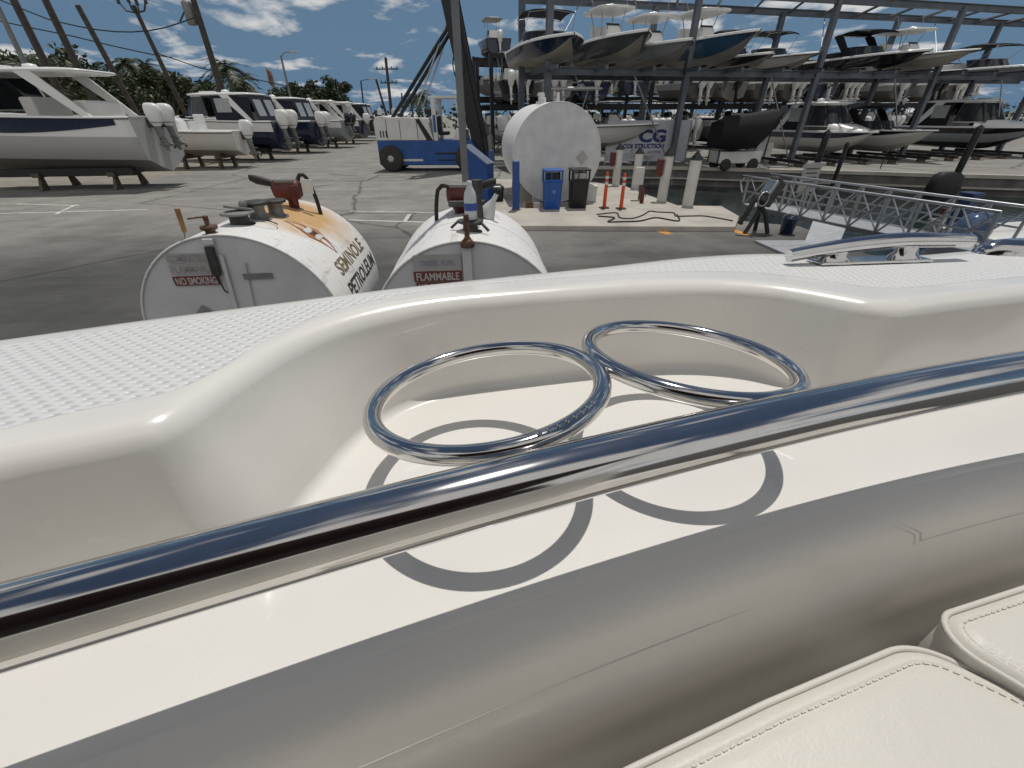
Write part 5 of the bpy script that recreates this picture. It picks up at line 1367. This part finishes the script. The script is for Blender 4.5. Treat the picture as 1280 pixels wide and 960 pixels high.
# ------------------------------------------------------------------ gangway and things at the canal edge on the right
ga, gb = G(927, 257, .12), G(1132, 300, .12); gd = (gb - ga); gd.z = 0; gl_ = gd.length * 1.28; gd.normalize()
gw = empty('gangway', (ga.x, ga.y, .08), math.atan2(gd.y, gd.x), 'long aluminium gangway with trussed handrails lying along the canal', 'gangway')
gwd = 1.15; nbay = 9; bl = gl_ / nbay
for yy in (0, gwd):
    tr_ = empty('truss', (0, 0, 0)); tr_.parent = gw
    mb = MB(); mb.box((gl_ / 2, yy, .04), (gl_, .07, .10)); mb.build('bottom_chord', alu, tr_)
    mb = MB(); mb.tube(catmull([(-.10, yy, .40), (-.26, yy, .68), (-.12, yy, .84), (.3, yy, .86), (gl_, yy, .86)], .12), .032, 8); mb.build('handrail', alu, tr_)
    mb = MB(); mb.box((gl_ / 2, yy, .46), (gl_, .03, .035)); mb.build('mid_rail', alu, tr_)
    for i in range(nbay + 1):
        mb = MB(); mb.box((min(i * bl, gl_ - .02), yy, .44), (.05, .05, .80)); mb.build('upright', alu, tr_)
        if i < nbay: mb = MB(); mb.tube([(i * bl + .04, yy, .1), ((i + 1) * bl - .04, yy, .83)], .024, 6); mb.build('diagonal', alu, tr_)
        if i < nbay and yy == 0: mb = MB(); mb.tube([(i * bl + .04, yy + .05, .83), ((i + 1) * bl - .04, yy + .05, .1)], .018, 6); mb.build('diagonal', alu, tr_)
mb = MB(); mb.box((gl_ / 2, gwd / 2, .075), (gl_, gwd - .08, .03)); mb.build('deck_plate', greyplate, gw)
for i in range(nbay):
    mb = MB(); mb.box((i * bl + bl / 2, gwd / 2, .03), (.06, gwd - .08, .06)); mb.build('cross_member', alu, gw)
p = G(940, 291); wst_ = empty('winch_stand', (p.x, p.y, 0), R(20), 'black folded winch stand with a grey control box at the kerb end', 'winch')
mb = MB(); mb.tube([(-.25, 0, .004), (.05, 0, .55), (.42, 0, 1.15)], .05, 8); mb.tube([(.30, .2, .004), (.15, .1, .45), (-.05, 0, .75)], .05, 8); mb.tube([(.30, -.2, .004), (.15, -.1, .45), (-.05, 0, .75)], .05, 8); mb.build('legs', rubber, wst_)
mb = MB(); mb.box((.22, 0, .95), (.34, .26, .62), (0, R(32), 0), bev=.03); mb.build('control_box', castd, wst_)
mb = MB(); mb.box((.12, -.02, 1.06), (.10, .28, .34), (0, R(32), 0), bev=.02); mb.build('cover_plate', alu, wst_)
mb = MB(); mb.tube(catmull([(-.1, 0, .9), (-.22, 0, .78), (-.40, 0, .45), (-.5, 0, .25)], .05), [.05 + .02 * (i % 2) for i in range(len(catmull([(-.1, 0, .9), (-.22, 0, .78), (-.40, 0, .45), (-.5, 0, .25)], .05)))], 8); mb.build('strap_roll', rubber, wst_)
mb = MB(); mb.tube([V((-.08 + .16 * math.cos(a), -.12, .82 + .16 * math.sin(a))) for a in (2 * PI * i / 14 for i in range(14))], .02, 6, loop=True); mb.build('crank_wheel', alu, wst_)
p = G(982, 292); bk = empty('bucket', (p.x, p.y, 0), 0, 'small dark blue bucket beside the winch stand', 'bucket')
mb = MB(); mb.lathe([(.13, .004), (.15, .02), (.18, .36), (.195, .37), (.195, .39), (.17, .39), (.14, .05), (.01, .04)], (0, 0, 0), 18); mb.build('pail', navy, bk)
mb = MB(); mb.tube([V((.185 * math.cos(a), .02, .36 + .14 * math.sin(a))) for a in (PI * i / 10 for i in range(11))], .008, 6); mb.build('handle', alu, bk)
q4 = [G(a, b) for a, b in ((942, 303), (1004, 303), (1042, 320), (985, 322))]
mb = MB(); mb.add([p + V((0, 0, .006)) for p in q4] + [p + V((0, 0, .05)) for p in q4], [(4, 5, 6, 7), (0, 1, 5, 4), (1, 2, 6, 5), (2, 3, 7, 6), (3, 0, 4, 7)])
for k_ in range(5): c = q4[0].lerp(q4[1], .12 + k_ * .19).lerp(q4[3].lerp(q4[2], .12 + k_ * .19), .4); mb.box(c + V((0, 0, .054)), (.05, .05, .008))
lp = empty('landing_plate', (0, 0, 0), 0, 'pale perforated metal plate lying at the edge of the asphalt', 'plate'); mb.build('plate', greyplate, lp)
q4 = [G(a, b, .05) for a, b in ((1006, 302), (1012, 288), (1052, 298), (1044, 317))]; q4[1].z = .28; q4[2].z = .28
mb = MB(); mb.add(q4 + [p - V((0, 0, .04)) for p in q4], [(0, 1, 2, 3), (7, 6, 5, 4), (0, 4, 5, 1), (1, 5, 6, 2), (2, 6, 7, 3), (3, 7, 4, 0)]); mb.build('ramp', greyplate, lp)
# moored boat low in the canal at the right edge
mbp = G(1190, 296, .15)
rb_ = boat_make('centre_console', 7.4, 2.4, 1.1, (bottom, white, white), 'open', (0,), mat('cowl_blue', (.10, .15, .24), .15, .3), label='white boat afloat at the right edge beside the dark blue post', loc=(mbp.x + .5, mbp.y - .2, -.95), rz=.12)
for sg in (-.55, .55):
    mb = MB(); mb.tube([(2.3, sg, .9), (2.55, sg, 1.55), (2.9, sg, 2.0)], .03, 8); mb.tube([(3.6, sg, .9), (3.3, sg, 1.55), (2.9, sg, 2.0)], .03, 8); mb.build('tower_leg', alu, rb_)
for k_ in range(3): mb = MB(); mb.box((2.45 + k_ * .12, 0, 1.2 + k_ * .28), (.04, 1.1, .04)); mb.build('tower_rung', alu, rb_)
for k_ in range(9): mb = MB(); mb.cyl((2.6 + .02 * k_, -1.5 + k_ * .38, 1.92), (2.45 + .02 * k_, -1.5 + k_ * .38, 2.22), .035, n=8); mb.build('rod_holder', alu, rb_)
mb = MB(); mb.tube([(2.6, -1.6, 2.02), (2.75, 1.7, 2.02)], .028, 8); mb.build('rod_rack_rail', alu, rb_)
p = G(1183, 303, -.2); bp_ = empty('piling', (p.x, p.y, 0), .2, 'dark blue square piling post left of the boat at the right edge', 'piling')
mb = MB(); mb.box((0, 0, -.1), (.28, .28, 2.0), bev=.02); mb.build('sleeve', mat('post_navy', (.012, .03, .09), .5, var=.2), bp_)
mb = MB(); mb.box((0, 0, .93), (.34, .34, .06), bev=.015); mb.build('cap', MATS['post_navy'], bp_)
p = G(1160, 297, .0); pe = empty('dock_pedestal', (p.x, p.y, 0), .2, 'small grey dock pedestal with a red valve beside the dark blue post', 'pedestal')
mb = MB(); mb.box((0, 0, .20), (.26, .24, .46), bev=.02); mb.build('cabinet', castg, pe)
mb = MB(); mb.lathe([(.04, .43), (.04, .52), (.07, .53), (.07, .57), (.03, .58), (.03, .64), (.06, .65), (.05, .67)], (.05, 0, 0), 12); mb.build('valve', red, pe)

# ------------------------------------------------------------------ poles, wires, trees


def pole(name, b, t, Y, r_, lab, cat='utility pole', m_=polewood, group='wooden poles behind the boats', Yt=None):
    B_, T_ = AT(b[0], b[1], Y), AT(t[0], t[1], Yt or Y); k_ = (T_ - B_) / (T_.z - B_.z); base = B_ - k_ * B_.z
    o = empty(name, (base.x, base.y, 0), 0, lab, cat, group)
    mb = MB(); mb.cyl((0, 0, -.05), T_ - base, r_ * 1.15, r_ * .85, 12); mb.build('shaft', m_, o); return o, T_ - base


gp = 'wooden poles behind the boats'
pole('light_pole', (40, 98), (-6, 2), 27, .13, 'pale grey pole at the far left edge, in front of the dark poles', 'pole', castg, None)
pole('utility_pole', (47, 60), (10, -14), 36, .24, 'thick dark pole second from the left edge, leaving the top of the photo', group=gp)
pole('utility_pole', (88, 65), (50, -14), 40, .25, 'thick dark pole between the leftmost dark pole and the cut-off pole', group=gp)
pole('utility_pole', (137, 80), (97, 7), 44, .22, 'dark pole with a bare cut top above the nearest white hardtop', group=gp)
u4, t4 = pole('utility_pole', (222, 122), (167, 7), 50, .20, 'leaning utility pole carrying insulators and hardware at its top', group=gp)
mb = MB()
for k_ in range(4):
    a = k_ * 1.6; mb = MB(); mb.tube([t4 + V((0, 0, -.5)), t4 + V((.8 * math.cos(a), .5 * math.sin(a), -.35)), t4 + V((1.2 * math.cos(a), .6 * math.sin(a), .3))], .07, 6); mb.lathe([(.10, -.2), (.16, -.1), (.1, 0), (.16, .1), (.08, .3)], t4 + V((1.2 * math.cos(a), .6 * math.sin(a), .3)), 10); mb.build('insulator', castd, u4)
u5, t5 = pole('utility_pole', (272, 97), (238, -12), 46, .26, 'utility pole with a grey transformer can high on its left side', group=gp)
mb = MB(); tp_ = AT(246, 17, 46) - u5.location; mb.lathe([(.28, -.75), (.36, -.7), (.36, .65), (.30, .75), (.05, .8)], tp_ + V((-.55, -.1, 0)), 16); mb.build('transformer', castg, u5)
mb = MB(); mb.tube([tp_ + V((-1.6, 0, -.5)), tp_ + V((-.9, 0, .2)), tp_ + V((-.6, 0, 1.2)), tp_ + V((.4, 0, 1.3))], .06, 6); mb.build('bracket', castd, u5)
lp1, tl1 = pole('light_pole', (362, 117), (351, 70), 62, .13, 'tall street lamp with a short arm above the navy canvas boat', 'street lamp', castg, 'street lamps')
mb = MB(); mb.tube([tl1, tl1 + V((.6, 0, .35)), tl1 + V((1.6, 0, .35))], .05, 6); mb.build('arm', castg, lp1); mb = MB(); mb.box(tl1 + V((1.6, 0, .33)), (.9, .35, .16), bev=.04); mb.build('lamp_head', signfade, lp1)
lp2, tl2 = pole('light_pole', (455, 136), (451, 101), 80, .13, 'small far street lamp left of the crossarm pole', 'street lamp', castd, 'street lamps')
mb = MB(); mb.tube([tl2, tl2 + V((1.6, 0, .25))], .05, 6); mb.build('arm', castd, lp2); mb = MB(); mb.box(tl2 + V((1.7, 0, .22)), (.8, .3, .14), bev=.03); mb.build('lamp_head', signfade, lp2)
u6, t6 = pole('utility_pole', (489, 138), (482, 72), 75, .22, 'far utility pole with two crossarms left of the forklift', group=gp)
for dz, hw_ in ((-1.3, 1.6), (-2.9, 1.2)): mb = MB(); mb.box(t6 + V((0, 0, dz)), (hw_ * 2, .12, .14)); [mb.lathe([(.05, .05), (.09, .15), (.05, .3)], t6 + V((x, 0, dz)), 8) for x in (-hw_ * .9, -hw_ * .4, hw_ * .4, hw_ * .9)]; mb.build('crossarm', polewood, u6)
pole('utility_pole', (482, 140), (470, 99), 85, .2, 'far bare leaning pole just left of the crossarm pole', group=gp)
pole('utility_pole', (503, 136), (502, 116), 110, .18, 'short distant pole between the crossarm pole and the forklift', group=gp)
p = AT(668, 60, 40); flo = empty('flood_light_pole', (AT(664, 110, 40).x, 40, 0), 0, 'thin pole with a square floodlight left of the tall rack', 'street lamp', 'street lamps')
mb = MB(); mb.cyl((0, 0, 0), (0, 0, AT(664, 58, 40).z), .12, n=10); mb.build('shaft', castd, flo); mb = MB(); mb.box((.05, 0, AT(664, 54, 40).z), (1.0, .5, .35), (0, R(-12), 0), bev=.04); mb.build('lamp_head', signfade, flo)
p = AT(340, 120, 58); fg = empty('flag_pole', (p.x, 58, 0), 0, 'thin pole with a small limp flag between the palm and the street lamp', 'flag')
zt_ = AT(332, 82, 58).z; mb = MB(); mb.cyl((0, 0, 0), (0, 0, zt_), .05, .03, 8); mb.build('shaft', fwhite, fg)
mb = MB(); mb.loft([[V((.03 + u * .55 + .05 * math.sin(v * 3), .10 * math.sin(u * 7 + v), zt_ - .1 - v - u * .45)) for u in (0, .33, .66, 1)] for v in (0, .5, 1.0, 1.5)], cap=False, closed=False); mb.build('flag_cloth', mat('flag_cloth', (.30, .16, .14), .8, var=.6, scale=1.2), fg)
for pts, Y, lab in (([(-30, -12), (30, 12), (60, 24), (120, 37), (165, 40), (205, 35), (243, 22)], 44, 'thick black cable sagging to the transformer pole'), ([(-20, 22), (45, 36), (90, 45), (135, 56), (190, 68), (215, 72)], 46, 'thin cable across the left trees below the thick cable'), ([(196, 66), (230, 78), (262, 88), (300, 95), (360, 108)], 52, 'thin cable running from the leaning pole toward the palm')):
    mb = MB(); mb.tube(catmull([AT(a, b, Y) for a, b in pts], 1.0), .045, 5); tag(mb.build('power_line', rubber), lab, 'cable', 'power lines over the boats')


def leafcloud(mb, c, rad, n_, size, rn):
    for _ in range(n_):
        d = V((rn.gauss(0, 1), rn.gauss(0, 1), rn.gauss(0, 1))); d.normalize(); q = V(c) + V((d.x * rad[0], d.y * rad[1], d.z * rad[2])) * (rn.random() ** .45)
        u = V((rn.gauss(0, 1), rn.gauss(0, 1), rn.gauss(0, .6))).normalized(); v = u.cross(V((rn.gauss(0, 1), rn.gauss(0, 1), rn.gauss(0, 1)))).normalized(); s_ = size * (.6 + rn.random() * .8)
        mb.add([q - u * s_, q - v * s_ * .5, q + u * s_, q + v * s_ * .5], [(0, 1, 2, 3)])


def tree(x, y, h, rad, lab, m_, seed, grp):
    rn = random.Random(seed); o = empty('tree', (x, y, 0), rn.random() * 6, lab, 'tree', grp)
    mb = MB(); mb.tube([(0, 0, -.1), (.1, .05, h * .25), (.0, .1, h * .5), (.1, 0, h * .75)], [.28, .22, .17, .08], 8)
    tips = []
    for k_ in range(6):
        a = k_ * 1.05 + rn.random(); r_ = rad * (.5 + .3 * rn.random()); e = V((r_ * math.cos(a), r_ * math.sin(a), h * (.5 + .35 * rn.random()))); tips.append(e); mb.tube([(0, .05, h * .35), V((e.x * .5, e.y * .5, h * .35 + (e.z - h * .35) * .6)), e], [.12, .08, .03], 6)
    tips.append(V((0, 0, h * .85))); mb.build('trunk', barkm, o)
    mb = MB()
    for e in tips:
        for _ in range(3):
            c = e + V((rn.gauss(0, .35), rn.gauss(0, .35), rn.gauss(0, .3))) * rad * .5; leafcloud(mb, c, (rad * .36, rad * .36, rad * .26), 110, .27, rn)
    mb.build('crown', m_, o, recalc=False); return o


def palm(x, y, h, lab, seed, s_=1.0):
    rn = random.Random(seed); o = empty('palm_tree', (x, y, 0), 0, lab, 'palm tree', 'palms behind the boats')
    mb = MB(); mb.tube([(0, 0, -.1), (.1, 0, h * .35), (.25, .05, h * .7), (.3, .1, h)], [.24, .19, .17, .16], 10); mb.build('trunk', barkm, o)
    mb = MB(); c = V((.3, .1, h))
    for k_ in range(26):
        a = rn.random() * 6.28; el = rn.uniform(-.7, 1.15); L_ = s_ * rn.uniform(1.6, 2.3); d = V((math.cos(a), math.sin(a), 0)); prev = None
        for j in range(9):
            u = j / 8; q = c + d * (L_ * u * math.cos(el * (1 - .4 * u))) + V((0, 0, L_ * (math.sin(el) * u - .75 * u * u)))
            sd = V((-d.y, d.x, 0)); wl = s_ * .55 * math.sin(PI * min(1, .12 + u * .86)) ** .7
            if prev is not None:
                for sg in (-1, 1):
                    tip = q + sd * sg * wl + d * .25 - V((0, 0, .3 * wl)); mb.add([prev, prev.lerp(q, .55), tip], [(0, 1, 2)])
                    tip = q + sd * sg * wl * .9 + d * .45 - V((0, 0, .4 * wl)); mb.add([prev.lerp(q, .5), q, tip], [(0, 1, 2)])
            prev = q
    mb.build('crown', frond, o, recalc=False); return o


gtree = 'trees behind the boats on the left'
tl_ = [(-14, 62, 52), (14, 66, 58), (40, 60, 50), (66, 68, 60), (92, 66, 55), (118, 78, 62), (196, 86, 60), (222, 94, 66), (150, 92, 70), (172, 92, 64), (242, 104, 72)]
where = ['behind the pale pole at the left edge', 'between the pale pole and the thick poles', 'behind the two thick dark poles', 'left of the nearest white hardtop', 'above the nearest white hardtop', 'at the foot of the bare cut pole', 'right of the leaning utility pole', 'just left of the transformer pole, taller', 'low and left of the leaning utility pole', 'behind the leaning utility pole', 'lowest, beside the transformer pole']
for i, (px, py, Y) in enumerate(tl_):
    t = AT(px, py, Y); tree(t.x, Y, max(3.2, t.z * .98), 4.4 if i < 6 else 3.4, 'dark bushy tree ' + where[i], leaf1 if i % 2 else leaf2, 40 + i, gtree)
for i, (px, py, Y) in enumerate(((372, 104, 95), (390, 100, 98), (408, 102, 96), (418, 96, 100), (352, 112, 105))):
    t = AT(px, py, Y); tree(t.x, Y, t.z, 3.2, 'dark tree in the distant clump behind the boats, ' + ['leftmost of the four tall ones', 'second from its left', 'third from its left', 'tallest at its right end', 'low one at its left edge'][i], leaf1, 80 + i, 'distant clump of trees')
for i, (px, py, Y, lab) in enumerate(((278, 84, 55, 'palm with a ragged crown beside the transformer pole'), (150, 78, 66, 'dark palm left of the leaning utility pole'), (178, 80, 68, 'dark palm close behind the leaning utility pole'), (298, 100, 60, 'low palm just right of the ragged palm'), (520, 120, 75, 'small far palm behind the forklift roof'), (20, 84, 40, 'low palm at the left edge near the white windscreen'))):
    t = AT(px, py, Y); palm(t.x, Y, t.z, lab, 7 + i, 1.25)
# low hedge line far behind the yard
mb = MB(); rn = random.Random(3)
for i in range(150):
    x = -150 + i * 2.6 + rn.random(); leafcloud(mb, (x, 118 + rn.gauss(0, 3), 1.6), (2.4, 2, 2.0 + rn.random() * 1.6), 26, .6, rn)
hb = mb.build('distant_trees', leaf1, recalc=False); tag(hb, 'low dark line of far trees along the horizon', 'trees', kind='stuff')
